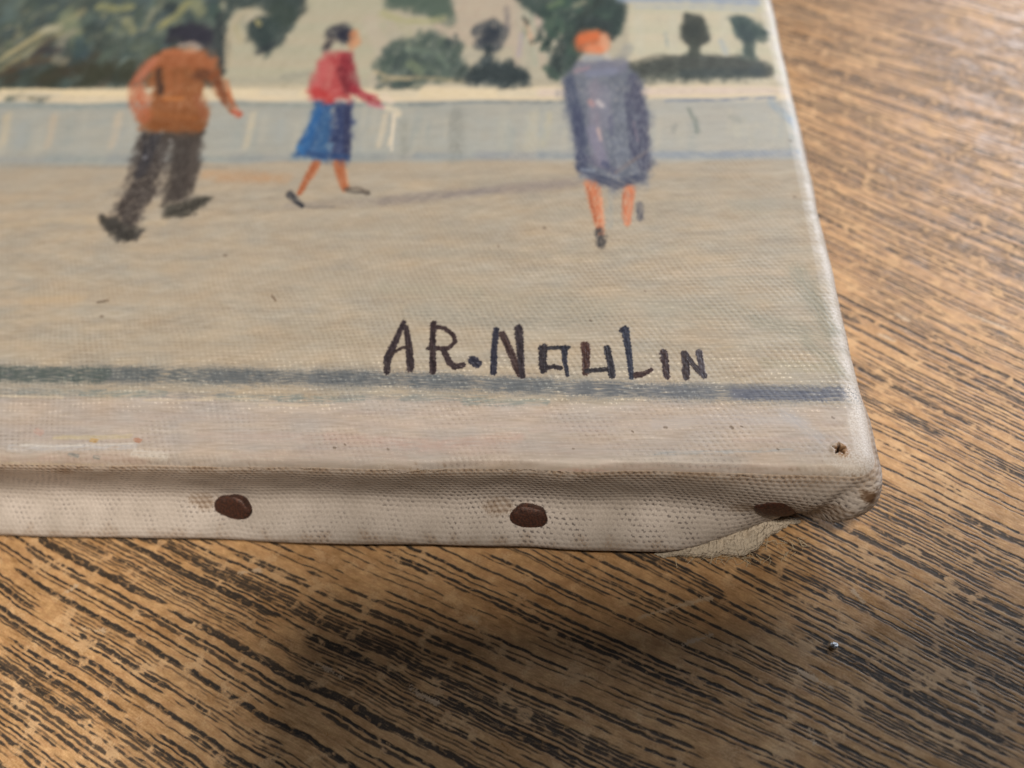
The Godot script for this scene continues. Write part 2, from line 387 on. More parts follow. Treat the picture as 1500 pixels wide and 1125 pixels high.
	stroke([-65.6, -150.9, -63.6, -134.1, -61.2, -116.9], 1.26, 1.26, 1.91, 179, 172, 158, 0.90, 0.65, 0.50, 10)
	stroke([-63.9, -150.6, -61.9, -133.9, -59.7, -116.7], 1.26, 1.26, 1.91, 174, 172, 158, 0.90, 0.65, 0.50, 10)
	stroke([-62.2, -150.4, -60.3, -133.7, -58.2, -116.6], 1.25, 1.25, 1.92, 169, 172, 158, 0.90, 0.65, 0.50, 10)
	stroke([-60.5, -150.2, -58.7, -133.5, -56.7, -116.4], 1.25, 1.25, 1.92, 184, 172, 158, 0.90, 0.65, 0.50, 10)
	stroke([-58.9, -150.0, -57.1, -133.3, -55.1, -116.3], 1.24, 1.24, 1.92, 179, 172, 158, 0.90, 0.65, 0.50, 10)
	stroke([-62.2, -137.4, -59.7, -126.3], 1.07, 1.07, 1.91, 206, 168, 144, 0.70, 0.65, 0.50, 10)
	stroke([-62.8, -130.6, -62.7, -120.8], 0.88, 0.88, 1.87, 170, 160, 172, 0.70, 0.65, 0.50, 10)
	stroke([-59.6, -140.6, -57.2, -130.6], 1.08, 1.08, 1.93, 196, 178, 172, 0.70, 0.65, 0.50, 10)
	stroke([-67.9, -144.5, -66.6, -134.4], 1.11, 1.11, 1.94, 120, 116, 120, 0.70, 0.65, 0.50, 10)
	# leafy tree behind the walker in the blue-grey coat
	stroke([-65.0, -150.0, -59.0, -142.6, -54.7, -137.8, -49.6, -132.4], 1.46, 1.46, 1.96, 56, 66, 66, 0.95, 0.65, 0.50, 10)
	stroke([-50.4, -145.9, -49.6, -132.4, -49.8, -115.7], 2.45, 2.45, 1.92, 54, 68, 66, 0.90, 0.65, 0.50, 10)
	fill([-67.4, -156.5, -36.1, -152.1, -36.5, -137.6, -39.2, -127.9, -45.9, -125.4, -49.4, -110.3, -54.0, -109.5, -55.6, -115.1, -52.3, -122.9, -51.9, -129.3, -58.7, -138.3, -63.9, -146.2], 1.92, 64, 79, 77, 0.95, 1.18, 0.25, 10)
	dabs(-51.3, -132.6, 12.3, 15.0, [120, 136, 118, 100, 120, 116, 150, 156, 140], 26, 1.23, 1.93, 0.50, 8)
	dabs(-50.0, -134.5, 12.4, 13.8, [56, 72, 70, 66, 88, 80, 48, 62, 62, 80, 100, 88], 70, 1.94, 1.94, 0.85, 8)
	stroke([-42.5, -144.8, -38.2, -140.0, -39.2, -131.2], 2.99, 2.99, 1.99, 54, 68, 68, 0.95, 0.65, 0.50, 10)
	stroke([-48.0, -137.7, -42.9, -145.6], 1.61, 1.61, 1.99, 56, 66, 64, 0.90, 0.65, 0.50, 10)
	stroke([-49.6, -143.6, -47.2, -145.4], 1.09, 1.09, 2.00, 160, 158, 138, 0.70, 0.65, 0.50, 10)
	stroke([-56.2, -144.4, -53.4, -146.3], 1.29, 1.29, 2.00, 112, 132, 100, 0.70, 0.65, 0.50, 10)
	stroke([-52.6, -122.9, -53.5, -112.5], 2.36, 2.36, 1.85, 54, 64, 66, 0.90, 0.65, 0.50, 10)
	stroke([-55.5, -114.5, -52.7, -110.0], 1.33, 1.33, 1.81, 70, 90, 82, 0.80, 0.65, 0.50, 10)
	# cream house wall with a blue roof, clipped trees and a hedge
	stroke([-34.9, -143.1, -18.5, -140.9, 3.0, -137.7], 1.36, 1.36, 2.05, 203, 198, 178, 0.93, 0.65, 0.50, 10)
	stroke([-34.9, -139.5, -18.7, -137.5, 2.6, -134.4], 1.35, 1.35, 2.03, 200, 198, 178, 0.93, 0.65, 0.50, 10)
	stroke([-35.0, -136.1, -18.9, -134.1, 2.2, -131.1], 1.34, 1.34, 2.01, 206, 198, 178, 0.93, 0.65, 0.50, 10)
	stroke([-35.0, -132.7, -19.1, -130.7, 1.8, -127.9], 1.32, 1.32, 1.99, 203, 198, 178, 0.93, 0.65, 0.50, 10)
	stroke([-35.0, -129.3, -19.3, -127.5, 1.5, -124.7], 1.31, 1.31, 1.97, 200, 198, 178, 0.93, 0.65, 0.50, 10)
	stroke([-35.0, -126.1, -19.4, -124.3, 1.1, -121.6], 1.30, 1.30, 1.95, 206, 198, 178, 0.93, 0.65, 0.50, 10)
	stroke([-35.1, -122.9, -19.6, -121.1, 0.7, -118.6], 1.28, 1.28, 1.93, 203, 198, 178, 0.93, 0.65, 0.50, 10)
	stroke([-35.1, -119.7, -19.8, -118.1, 0.4, -115.6], 1.27, 1.27, 1.91, 200, 198, 178, 0.93, 0.65, 0.50, 10)
	stroke([-35.1, -116.6, -19.9, -115.0, 0.0, -112.6], 1.26, 1.26, 1.89, 206, 198, 178, 0.93, 0.65, 0.50, 10)
	stroke([-35.1, -113.6, -20.1, -112.1, -0.3, -109.8], 1.25, 1.25, 1.88, 203, 198, 178, 0.93, 0.65, 0.50, 10)
	stroke([-35.1, -110.6, -20.3, -109.2, -0.6, -106.9], 1.24, 1.24, 1.86, 200, 198, 178, 0.93, 0.65, 0.50, 10)
	stroke([-35.2, -107.7, -20.4, -106.3, -1.0, -104.2], 1.22, 1.22, 1.84, 206, 198, 178, 0.93, 0.65, 0.50, 10)
	stroke([-33.2, -135.9, -33.1, -119.5], 1.68, 1.68, 1.94, 196, 194, 180, 0.60, 0.65, 0.50, 10)
	stroke([-24.7, -134.8, -25.0, -118.6], 1.65, 1.65, 1.95, 196, 194, 180, 0.60, 0.65, 0.50, 10)
	stroke([-12.3, -133.2, -13.2, -117.3], 1.61, 1.61, 1.97, 196, 194, 180, 0.60, 0.65, 0.50, 10)
	stroke([-37.9, -146.4, -21.8, -143.8, -3.7, -139.7], 1.56, 1.56, 2.05, 150, 164, 188, 0.95, 0.60, 0.50, 10)
	stroke([-34.0, -141.2, -18.6, -138.8, -4.5, -135.6], 0.51, 0.51, 2.03, 168, 178, 190, 0.80, 0.65, 0.50, 10)
	stroke([-26.7, -127.0, -26.4, -121.3], 0.66, 0.66, 1.93, 160, 170, 170, 0.70, 0.65, 0.50, 10)
	stroke([-13.8, -121.7, -12.9, -116.7], 0.95, 0.95, 1.93, 168, 178, 186, 0.70, 0.65, 0.50, 10)
	fill([-23.1, -129.2, -21.2, -135.7, -18.1, -135.3, -16.2, -129.7, -16.6, -123.3, -18.7, -120.4, -18.7, -114.9, -21.8, -115.2, -21.2, -120.7, -23.3, -124.1], 1.95, 74, 80, 77, 0.96, 0.88, 0.25, 10)
	fill([-36.6, -106.7, -35.3, -113.0, -30.3, -115.5, -24.6, -116.7, -13.6, -115.6, -7.6, -113.1, -3.3, -110.4, -3.8, -105.3, -9.9, -104.5, -23.5, -105.5], 1.87, 80, 87, 83, 0.96, 1.05, 0.25, 10)
	stroke([-20.9, -133.6, -18.3, -132.0, -17.9, -123.5, -21.1, -123.2, -21.8, -129.1], 1.81, 1.81, 1.97, 66, 70, 66, 0.95, 0.55, 0.50, 10)
	stroke([-19.9, -127.6, -19.9, -127.6], 2.96, 2.96, 1.96, 64, 70, 68, 0.90, 0.65, 0.50, 10)
	stroke([-19.9, -121.2, -20.7, -112.7], 1.75, 1.75, 1.90, 68, 74, 68, 0.95, 0.65, 0.50, 10)
	stroke([-35.9, -110.7, -29.6, -111.9, -23.2, -113.0, -13.9, -112.0, -6.5, -108.9, -4.7, -108.2], 2.33, 2.33, 1.87, 72, 76, 74, 0.95, 0.55, 0.50, 10)
	stroke([-23.4, -108.3, -14.2, -108.0, -5.7, -107.2], 1.37, 1.37, 1.86, 62, 72, 74, 0.90, 0.65, 0.50, 10)
	stroke([-6.5, -108.9, -6.5, -108.9], 2.12, 2.12, 1.88, 58, 70, 76, 0.90, 0.65, 0.50, 10)
	stroke([-35.1, -113.6, -29.5, -116.0, -24.7, -115.5], 1.12, 1.12, 1.87, 88, 90, 84, 0.60, 0.65, 0.50, 10)
	fill([-11.0, -132.4, -7.3, -134.0, -4.2, -128.9, -2.1, -124.2, -5.5, -121.4, -7.0, -119.1, -6.3, -113.6, -9.4, -113.9, -8.2, -120.5, -10.4, -124.5], 1.97, 70, 87, 87, 0.96, 0.86, 0.25, 10)
	stroke([-9.2, -130.9, -6.7, -125.4, -3.8, -123.1], 2.08, 2.08, 1.99, 64, 80, 80, 0.95, 0.55, 0.50, 10)
	stroke([-8.0, -126.1, -7.4, -122.3], 2.23, 2.23, 1.97, 56, 70, 74, 0.95, 0.65, 0.50, 10)
	stroke([-7.3, -119.2, -7.5, -113.7], 1.24, 1.24, 1.93, 72, 84, 80, 0.90, 0.65, 0.50, 10)
	stroke([-35.9, -121.1, -37.9, -115.1], 1.97, 1.97, 1.88, 150, 152, 154, 0.60, 0.65, 0.50, 10)
	dabs(-0.6, -120.3, 2.8, 18.3, [222, 212, 198, 214, 204, 196, 206, 200, 190], 26, 1.24, 1.96, 0.80, 14)
	# sunlit parapet edge and the shaded wall with pale patches
	stroke([-206.9, -117.2, -194.1, -115.8, -185.1, -115.3], 1.37, 1.37, 1.61, 218, 204, 178, 0.92, 0.70, 0.40, 24)
	stroke([-194.6, -116.1, -182.1, -114.7, -173.3, -114.2], 1.54, 1.54, 1.62, 208, 198, 178, 0.92, 0.70, 0.40, 24)
	stroke([-182.6, -115.1, -170.4, -113.6, -161.8, -113.2], 1.71, 1.71, 1.63, 222, 206, 176, 0.92, 0.70, 0.40, 24)
	stroke([-170.9, -114.0, -158.9, -112.6, -150.4, -112.2], 1.28, 1.28, 1.64, 218, 204, 178, 0.92, 0.70, 0.40, 24)
	stroke([-159.4, -113.0, -147.6, -111.6, -139.4, -111.2], 1.45, 1.45, 1.66, 208, 198, 178, 0.92, 0.70, 0.40, 24)
	stroke([-148.1, -112.0, -136.6, -110.6, -128.5, -110.2], 1.61, 1.61, 1.67, 222, 206, 176, 0.92, 0.70, 0.40, 24)
	stroke([-137.1, -111.0, -125.8, -109.6, -117.8, -109.2], 1.21, 1.21, 1.68, 218, 204, 178, 0.92, 0.70, 0.40, 24)
	stroke([-126.3, -110.0, -115.2, -108.7, -107.4, -108.3], 1.36, 1.36, 1.69, 208, 198, 178, 0.92, 0.70, 0.40, 24)
	stroke([-115.7, -109.0, -104.8, -107.8, -97.2, -107.4], 1.52, 1.52, 1.70, 222, 206, 176, 0.92, 0.70, 0.40, 24)
	stroke([-105.3, -108.1, -94.7, -106.8, -87.1, -106.5], 1.14, 1.14, 1.71, 218, 204, 178, 0.92, 0.70, 0.40, 24)
	stroke([-95.1, -107.2, -84.7, -106.0, -77.3, -105.6], 1.29, 1.29, 1.73, 208, 198, 178, 0.92, 0.70, 0.40, 24)
	stroke([-85.1, -106.3, -74.9, -105.1, -67.6, -104.7], 1.43, 1.43, 1.74, 222, 206, 176, 0.92, 0.70, 0.40, 24)
	stroke([-75.3, -105.4, -65.3, -104.2, -58.1, -103.9], 1.07, 1.07, 1.75, 218, 204, 178, 0.92, 0.70, 0.40, 24)
	stroke([-65.7, -104.7, -55.9, -103.5, -48.8, -103.2], 1.22, 1.22, 1.76, 208, 198, 178, 0.92, 0.70, 0.40, 24)
	stroke([-56.2, -104.0, -46.6, -102.8, -39.7, -102.5], 1.35, 1.35, 1.77, 214, 198, 188, 0.92, 0.70, 0.40, 24)
	stroke([-46.9, -103.3, -37.5, -102.2, -30.7, -101.8], 1.02, 1.02, 1.79, 208, 194, 182, 0.92, 0.70, 0.40, 24)
	stroke([-37.8, -102.6, -28.6, -101.5, -21.9, -101.2], 1.15, 1.15, 1.80, 214, 198, 188, 0.92, 0.70, 0.40, 24)
	stroke([-28.9, -102.0, -19.8, -100.9, -13.2, -100.5], 1.28, 1.28, 1.81, 208, 194, 182, 0.92, 0.70, 0.40, 24)
	stroke([-20.1, -101.3, -11.2, -100.2, -4.7, -99.9], 0.96, 0.96, 1.82, 214, 198, 188, 0.92, 0.70, 0.40, 24)
	stroke([-11.4, -100.7, -2.7, -99.6, 3.7, -99.3], 1.09, 1.09, 1.84, 208, 194, 182, 0.92, 0.70, 0.40, 24)
	stroke([-203.3, -118.2, -190.7, -117.1, -177.6, -114.3, -163.3, -112.4], 0.82, 0.82, 1.62, 230, 212, 178, 0.90, 0.60, 0.40, 40)
	stroke([-200.7, -111.3, -174.7, -107.8, -150.0, -106.9], 1.19, 1.19, 1.60, 138, 150, 152, 0.75, 0.65, 0.50, 10)
	stroke([-135.0, -105.7, -113.2, -103.2, -80.6, -101.0], 0.88, 0.88, 1.67, 140, 148, 146, 0.75, 0.65, 0.50, 10)
	stroke([-87.3, -101.6, -72.5, -101.4, -50.0, -99.5], 0.66, 0.66, 1.72, 130, 138, 142, 0.85, 0.65, 0.50, 10)
	stroke([-27.6, -97.8, -15.0, -97.0, -3.8, -97.1], 0.52, 0.52, 1.80, 128, 138, 156, 0.90, 0.65, 0.50, 10)
	stroke([-195.0, -105.8, -192.0, -98.4, -189.9, -92.6], 1.99, 1.99, 1.53, 200, 186, 160, 0.72, 0.90, 0.50, 10)
	stroke([-181.1, -104.7, -178.5, -97.4, -176.7, -91.7], 1.75, 1.75, 1.54, 196, 180, 160, 0.72, 0.90, 0.50, 10)
	stroke([-162.6, -103.2, -160.4, -96.1, -159.0, -90.4], 1.88, 1.88, 1.56, 200, 184, 164, 0.72, 0.90, 0.50, 10)
	stroke([-126.3, -100.3, -125.0, -93.4, -124.2, -88.0], 1.58, 1.58, 1.60, 206, 194, 170, 0.72, 0.90, 0.50, 10)
	stroke([-92.6, -97.5, -92.1, -91.0, -91.9, -85.8], 1.32, 1.32, 1.63, 212, 198, 176, 0.72, 0.90, 0.50, 10)
	stroke([-90.1, -97.3, -89.6, -90.8, -89.5, -85.6], 0.82, 0.82, 1.64, 222, 208, 186, 0.72, 0.90, 0.50, 10)
	stroke([-56.9, -94.6, -57.1, -88.4, -57.5, -83.4], 2.62, 2.62, 1.68, 188, 184, 168, 0.72, 0.90, 0.50, 10)
	stroke([-53.8, -94.4, -54.0, -88.1, -54.5, -83.1], 1.53, 1.53, 1.68, 192, 186, 164, 0.72, 0.90, 0.50, 10)
	stroke([-10.7, -91.6, -11.9, -83.8], 1.57, 1.57, 1.75, 172, 176, 174, 0.35, 0.95, 0.60, 8)
	stroke([-103.7, -98.5, -102.4, -89.7], 1.64, 1.64, 1.63, 160, 168, 172, 0.35, 0.95, 0.60, 8)
	stroke([-3.1, -86.8, -4.5, -79.2], 1.13, 1.13, 1.74, 184, 182, 172, 0.35, 0.95, 0.60, 8)
	stroke([-186.5, -100.9, -182.6, -91.5], 1.43, 1.43, 1.53, 150, 160, 162, 0.35, 0.95, 0.60, 8)
	stroke([-49.8, -87.8, -50.0, -79.9], 1.09, 1.09, 1.66, 196, 190, 176, 0.35, 0.95, 0.60, 8)
	stroke([-55.0, -94.0, -55.1, -85.7], 1.44, 1.44, 1.69, 172, 176, 174, 0.35, 0.95, 0.60, 8)
	stroke([-193.9, -97.5, -189.8, -88.2], 2.19, 2.19, 1.50, 160, 168, 172, 0.35, 0.95, 0.60, 8)
	stroke([-52.0, -96.9, -52.2, -88.5], 0.97, 0.97, 1.71, 184, 182, 172, 0.35, 0.95, 0.60, 8)
	stroke([-61.5, -89.3, -61.4, -81.2], 0.99, 0.99, 1.65, 150, 160, 162, 0.35, 0.95, 0.60, 8)
	stroke([-150.8, -101.1, -148.1, -91.9], 2.12, 2.12, 1.58, 196, 190, 176, 0.35, 0.95, 0.60, 8)
	stroke([-66.1, -93.8, -65.9, -85.4], 1.59, 1.59, 1.67, 172, 176, 174, 0.35, 0.95, 0.60, 8)
	stroke([-97.1, -91.2, -96.0, -82.9], 1.96, 1.96, 1.60, 160, 168, 172, 0.35, 0.95, 0.60, 8)
	stroke([-83.8, -90.5, -83.2, -82.2], 1.20, 1.20, 1.62, 184, 182, 172, 0.35, 0.95, 0.60, 8)
	stroke([-175.4, -102.1, -171.8, -92.7], 2.10, 2.10, 1.55, 150, 160, 162, 0.35, 0.95, 0.60, 8)
	stroke([-181.9, -98.8, -178.2, -89.5], 2.10, 2.10, 1.52, 196, 190, 176, 0.35, 0.95, 0.60, 8)
	stroke([-156.2, -96.9, -153.3, -87.9], 1.63, 1.63, 1.55, 172, 176, 174, 0.35, 0.95, 0.60, 8)
	stroke([-54.5, -87.6, -54.7, -79.7], 1.94, 1.94, 1.65, 160, 168, 172, 0.35, 0.95, 0.60, 8)
	stroke([-24.2, -89.7, -25.1, -81.8], 1.77, 1.77, 1.71, 184, 182, 172, 0.35, 0.95, 0.60, 8)
	stroke([-21.7, -88.3, -22.6, -80.6], 1.53, 1.53, 1.71, 150, 160, 162, 0.35, 0.95, 0.60, 8)
	stroke([-56.0, -90.0, -56.1, -81.9], 1.11, 1.11, 1.66, 196, 190, 176, 0.35, 0.95, 0.60, 8)
	stroke([-69.5, -94.5, -69.2, -86.1], 0.98, 0.98, 1.66, 172, 176, 174, 0.35, 0.95, 0.60, 8)
	stroke([-3.1, -89.8, -4.6, -82.1], 1.14, 1.14, 1.75, 160, 168, 172, 0.35, 0.95, 0.60, 8)
	stroke([-183.0, -97.5, -179.2, -88.2], 2.37, 2.37, 1.51, 184, 182, 172, 0.35, 0.95, 0.60, 8)
	stroke([-31.9, -94.1, -32.6, -86.0], 1.18, 1.18, 1.73, 150, 160, 162, 0.35, 0.95, 0.60, 8)
	stroke([-77.3, -95.9, -76.8, -87.4], 0.89, 0.89, 1.66, 196, 190, 176, 0.35, 0.95, 0.60, 8)
	stroke([-0.3, -92.2, -1.8, -84.3], 1.79, 1.79, 1.77, 172, 176, 174, 0.35, 0.95, 0.60, 8)
	stroke([-61.7, -89.2, -61.6, -81.1], 1.76, 1.76, 1.65, 160, 168, 172, 0.35, 0.95, 0.60, 8)
	stroke([-64.2, -97.1, -64.1, -88.6], 1.93, 1.93, 1.69, 184, 182, 172, 0.35, 0.95, 0.60, 8)
	stroke([-128.9, -97.8, -126.8, -88.8], 1.98, 1.98, 1.59, 150, 160, 162, 0.35, 0.95, 0.60, 8)
	stroke([-155.1, -105.4, -152.2, -95.9], 2.12, 2.12, 1.59, 196, 190, 176, 0.35, 0.95, 0.60, 8)
	stroke([-8.7, -85.8, -10.0, -78.2], 1.21, 1.21, 1.72, 172, 176, 174, 0.35, 0.95, 0.60, 8)
	stroke([-33.2, -91.8, -33.9, -83.8], 1.40, 1.40, 1.71, 160, 168, 172, 0.35, 0.95, 0.60, 8)
	stroke([-87.1, -99.2, -86.3, -90.5], 2.14, 2.14, 1.66, 184, 182, 172, 0.35, 0.95, 0.60, 8)
	stroke([-84.5, -98.3, -83.8, -89.6], 1.48, 1.48, 1.66, 150, 160, 162, 0.35, 0.95, 0.60, 8)
	stroke([-98.3, -101.4, -97.2, -92.4], 0.95, 0.95, 1.66, 196, 190, 176, 0.35, 0.95, 0.60, 8)
	stroke([-30.3, -88.1, -31.1, -80.3], 1.17, 1.17, 1.70, 172, 176, 174, 0.35, 0.95, 0.60, 8)
	stroke([-159.5, -95.6, -156.6, -86.6], 2.29, 2.29, 1.54, 160, 168, 172, 0.35, 0.95, 0.60, 8)
	stroke([-82.3, -93.1, -81.6, -84.7], 1.59, 1.59, 1.64, 184, 182, 172, 0.35, 0.95, 0.60, 8)
	stroke([-100.0, -97.3, -98.8, -88.6], 1.76, 1.76, 1.63, 150, 160, 162, 0.35, 0.95, 0.60, 8)
	stroke([-13.8, -92.8, -15.0, -84.8], 0.98, 0.98, 1.75, 196, 190, 176, 0.35, 0.95, 0.60, 8)
	stroke([-118.7, -100.0, -116.9, -91.0], 1.04, 1.04, 1.62, 172, 176, 174, 0.35, 0.95, 0.60, 8)
	stroke([-118.0, -97.0, -116.3, -88.2], 1.89, 1.89, 1.60, 160, 168, 172, 0.35, 0.95, 0.60, 8)
	stroke([-3.8, -91.2, -5.2, -83.4], 1.49, 1.49, 1.76, 184, 182, 172, 0.35, 0.95, 0.60, 8)
	stroke([-81.5, -94.1, -80.9, -85.6], 0.98, 0.98, 1.64, 150, 160, 162, 0.35, 0.95, 0.60, 8)
	stroke([-191.9, -98.2, -187.8, -88.9], 1.81, 1.81, 1.50, 196, 190, 176, 0.35, 0.95, 0.60, 8)
	stroke([-101.9, -93.9, -100.7, -85.4], 1.90, 1.90, 1.61, 172, 176, 174, 0.35, 0.95, 0.60, 8)
	stroke([-188.5, -101.1, -184.5, -91.7], 2.50, 2.50, 1.52, 160, 168, 172, 0.35, 0.95, 0.60, 8)
	stroke([-152.9, -102.7, -150.1, -93.3], 1.46, 1.46, 1.58, 184, 182, 172, 0.35, 0.95, 0.60, 8)
	stroke([-84.9, -91.8, -84.2, -83.5], 0.84, 0.84, 1.63, 150, 160, 162, 0.35, 0.95, 0.60, 8)
	stroke([-123.0, -99.2, -121.2, -90.3], 2.03, 2.03, 1.61, 196, 190, 176, 0.35, 0.95, 0.60, 8)
	stroke([-148.2, -97.5, -145.5, -88.5], 2.05, 2.05, 1.56, 172, 176, 174, 0.35, 0.95, 0.60, 8)
	stroke([-42.5, -94.8, -42.9, -86.5], 1.75, 1.75, 1.71, 160, 168, 172, 0.35, 0.95, 0.60, 8)
	stroke([-173.2, -107.1, -169.7, -97.4], 1.27, 1.27, 1.57, 184, 182, 172, 0.35, 0.95, 0.60, 8)
	stroke([-197.1, -104.9, -192.8, -95.2], 1.40, 1.40, 1.53, 150, 160, 162, 0.35, 0.95, 0.60, 8)
	stroke([-159.8, -105.9, -156.7, -96.3], 2.24, 2.24, 1.59, 196, 190, 176, 0.35, 0.95, 0.60, 8)
	stroke([-58.5, -93.1, -58.5, -84.9], 1.53, 1.53, 1.68, 172, 176, 174, 0.35, 0.95, 0.60, 8)
	stroke([-55.3, -96.1, -55.4, -87.7], 1.70, 1.70, 1.70, 160, 168, 172, 0.35, 0.95, 0.60, 8)
	stroke([-96.0, -91.0, -95.0, -82.6], 1.08, 1.08, 1.60, 184, 182, 172, 0.35, 0.95, 0.60, 8)
	stroke([-124.1, -93.5, -122.2, -84.8], 2.14, 2.14, 1.58, 150, 160, 162, 0.35, 0.95, 0.60, 8)
	stroke([-95.4, -99.9, -94.4, -91.0], 1.39, 1.39, 1.65, 196, 190, 176, 0.35, 0.95, 0.60, 8)
	stroke([-112.8, -100.6, -111.3, -91.6], 2.10, 2.10, 1.63, 172, 176, 174, 0.35, 0.95, 0.60, 8)
	stroke([-62.8, -92.7, -62.7, -84.4], 0.91, 0.91, 1.67, 160, 168, 172, 0.35, 0.95, 0.60, 8)
	stroke([-139.5, -97.3, -137.2, -88.4], 1.52, 1.52, 1.57, 184, 182, 172, 0.35, 0.95, 0.60, 8)
	stroke([-1.6, -84.9, -3.1, -77.4], 1.00, 1.00, 1.73, 150, 160, 162, 0.35, 0.95, 0.60, 8)
	stroke([-29.1, -90.3, -29.9, -82.4], 1.38, 1.38, 1.71, 196, 190, 176, 0.35, 0.95, 0.60, 8)
	stroke([-145.9, -101.6, -143.3, -92.3], 1.93, 1.93, 1.58, 172, 176, 174, 0.35, 0.95, 0.60, 8)
	stroke([-188.5, -101.0, -184.6, -91.6], 1.74, 1.74, 1.52, 160, 168, 172, 0.35, 0.95, 0.60, 8)
	stroke([-0.3, -91.9, -1.8, -84.0], 1.59, 1.59, 1.77, 184, 182, 172, 0.35, 0.95, 0.60, 8)
	stroke([-33.4, -92.9, -34.1, -84.8], 1.91, 1.91, 1.72, 150, 160, 162, 0.35, 0.95, 0.60, 8)
	stroke([-113.5, -95.2, -112.0, -86.5], 1.60, 1.60, 1.60, 196, 190, 176, 0.35, 0.95, 0.60, 8)
	stroke([-92.9, -100.9, -90.7, -99.6, -89.4, -97.8], 1.19, 1.19, 1.68, 218, 206, 184, 0.85, 0.70, 0.40, 26)
	stroke([-90.7, -97.9, -88.5, -83.5], 0.41, 0.41, 1.63, 226, 214, 196, 0.85, 0.70, 0.30, 30)
	stroke([-87.6, -94.9, -85.3, -81.8], 1.62, 1.62, 1.63, 150, 152, 146, 0.70, 0.90, 0.50, 10)
	stroke([-75.5, -96.7, -73.4, -80.5], 2.70, 2.70, 1.65, 144, 146, 142, 0.80, 0.80, 0.50, 10)
	stroke([-63.6, -92.0, -62.3, -81.2], 2.47, 2.47, 1.65, 176, 178, 170, 0.50, 0.65, 0.50, 10)
	stroke([-22.6, -93.9, -21.6, -89.7, -21.3, -85.7], 0.87, 0.87, 1.74, 122, 132, 128, 0.70, 0.80, 0.50, 10)
	stroke([-26.1, -88.1, -26.4, -86.1], 0.73, 0.73, 1.72, 146, 150, 148, 0.60, 0.65, 0.50, 10)
	stroke([-14.1, -90.2, -12.1, -89.0], 0.86, 0.86, 1.76, 148, 152, 146, 0.50, 0.65, 0.50, 10)
	stroke([-4.9, -95.1, -2.6, -90.3, -0.8, -87.1], 1.27, 1.27, 1.78, 150, 164, 178, 0.75, 0.65, 0.50, 10)
	stroke([-1.5, -88.2, -0.6, -86.1], 1.25, 1.25, 1.77, 138, 156, 178, 0.85, 0.65, 0.50, 10)
	stroke([-190.9, -87.1, -177.5, -85.7, -166.7, -85.6], 1.49, 1.49, 1.48, 148, 151, 154, 0.55, 0.90, 0.50, 10)
	stroke([-174.1, -86.2, -161.0, -84.8, -150.5, -84.7], 1.72, 1.72, 1.50, 140, 151, 154, 0.55, 0.90, 0.50, 10)
	stroke([-157.7, -85.3, -145.1, -83.9, -134.8, -83.8], 1.94, 1.94, 1.52, 148, 151, 154, 0.55, 0.90, 0.50, 10)
	stroke([-141.8, -84.4, -129.6, -83.1, -119.6, -83.0], 1.37, 1.37, 1.54, 140, 151, 154, 0.55, 0.90, 0.50, 10)
	stroke([-126.4, -83.6, -114.5, -82.3, -104.7, -82.1], 1.58, 1.58, 1.55, 148, 151, 154, 0.55, 0.90, 0.50, 10)
	stroke([-111.3, -82.7, -99.8, -81.5, -90.3, -81.3], 1.78, 1.78, 1.57, 140, 151, 154, 0.55, 0.90, 0.50, 10)
	stroke([-96.7, -81.9, -85.5, -80.7, -76.2, -80.6], 1.26, 1.26, 1.59, 148, 151, 154, 0.55, 0.90, 0.50, 10)
	stroke([-82.4, -81.1, -71.5, -79.9, -62.5, -79.8], 1.46, 1.46, 1.60, 140, 151, 160, 0.55, 0.90, 0.50, 10)
	stroke([-68.5, -80.4, -58.0, -79.2, -49.1, -79.1], 1.65, 1.65, 1.62, 148, 151, 160, 0.55, 0.90, 0.50, 10)
	stroke([-55.0, -79.6, -44.7, -78.5, -36.1, -78.4], 1.17, 1.17, 1.64, 140, 151, 160, 0.55, 0.90, 0.50, 10)
	stroke([-41.8, -78.9, -31.8, -77.8, -23.4, -77.7], 1.35, 1.35, 1.66, 148, 151, 160, 0.55, 0.90, 0.50, 10)
	stroke([-29.0, -78.2, -19.2, -77.1, -11.0, -77.0], 1.52, 1.52, 1.67, 140, 151, 160, 0.55, 0.90, 0.50, 10)
	stroke([-16.4, -77.5, -7.0, -76.4, 1.1, -76.3], 1.08, 1.08, 1.69, 148, 151, 160, 0.55, 0.90, 0.50, 10)
	stroke([-31.8, -78.2, -17.8, -77.3, -1.5, -77.1], 1.10, 1.10, 1.68, 146, 156, 172, 0.70, 0.80, 0.50, 10)
	stroke([-185.7, -84.1, -156.3, -81.8, -126.9, -79.9], 0.71, 0.71, 1.49, 140, 142, 140, 0.50, 0.90, 0.50, 10)
	dabs(-7.4, -85.2, 6.4, 5.3, [190, 188, 176, 182, 180, 170], 24, 0.98, 1.74, 0.50, 14)
	# sandy road
	stroke([-131.1, -77.7, -121.0, -76.6, -110.8, -74.5], 2.14, 2.14, 1.51, 190, 152, 118, 0.60, 0.95, 0.50, 10)
	stroke([-127.1, -75.5, -115.6, -74.8], 1.48, 1.48, 1.50, 186, 148, 116, 0.45, 0.95, 0.50, 10)
	stroke([-81.0, -34.4, -59.9, -33.7, -39.8, -33.2], 1.80, 1.80, 1.36, 174, 167, 154, 0.40, 0.90, 0.70, 8)
	stroke([-49.6, -30.2, -34.9, -30.5, -20.6, -29.4], 1.41, 1.41, 1.37, 157, 152, 142, 0.40, 0.90, 0.70, 8)
	stroke([-140.0, -67.7, -116.6, -66.5, -94.2, -65.0], 1.47, 1.47, 1.46, 169, 156, 139, 0.40, 0.95, 0.70, 8)
	stroke([-130.5, -25.2, -120.1, -25.5, -109.6, -24.7], 1.12, 1.12, 1.24, 184, 169, 150, 0.40, 0.90, 0.70, 8)
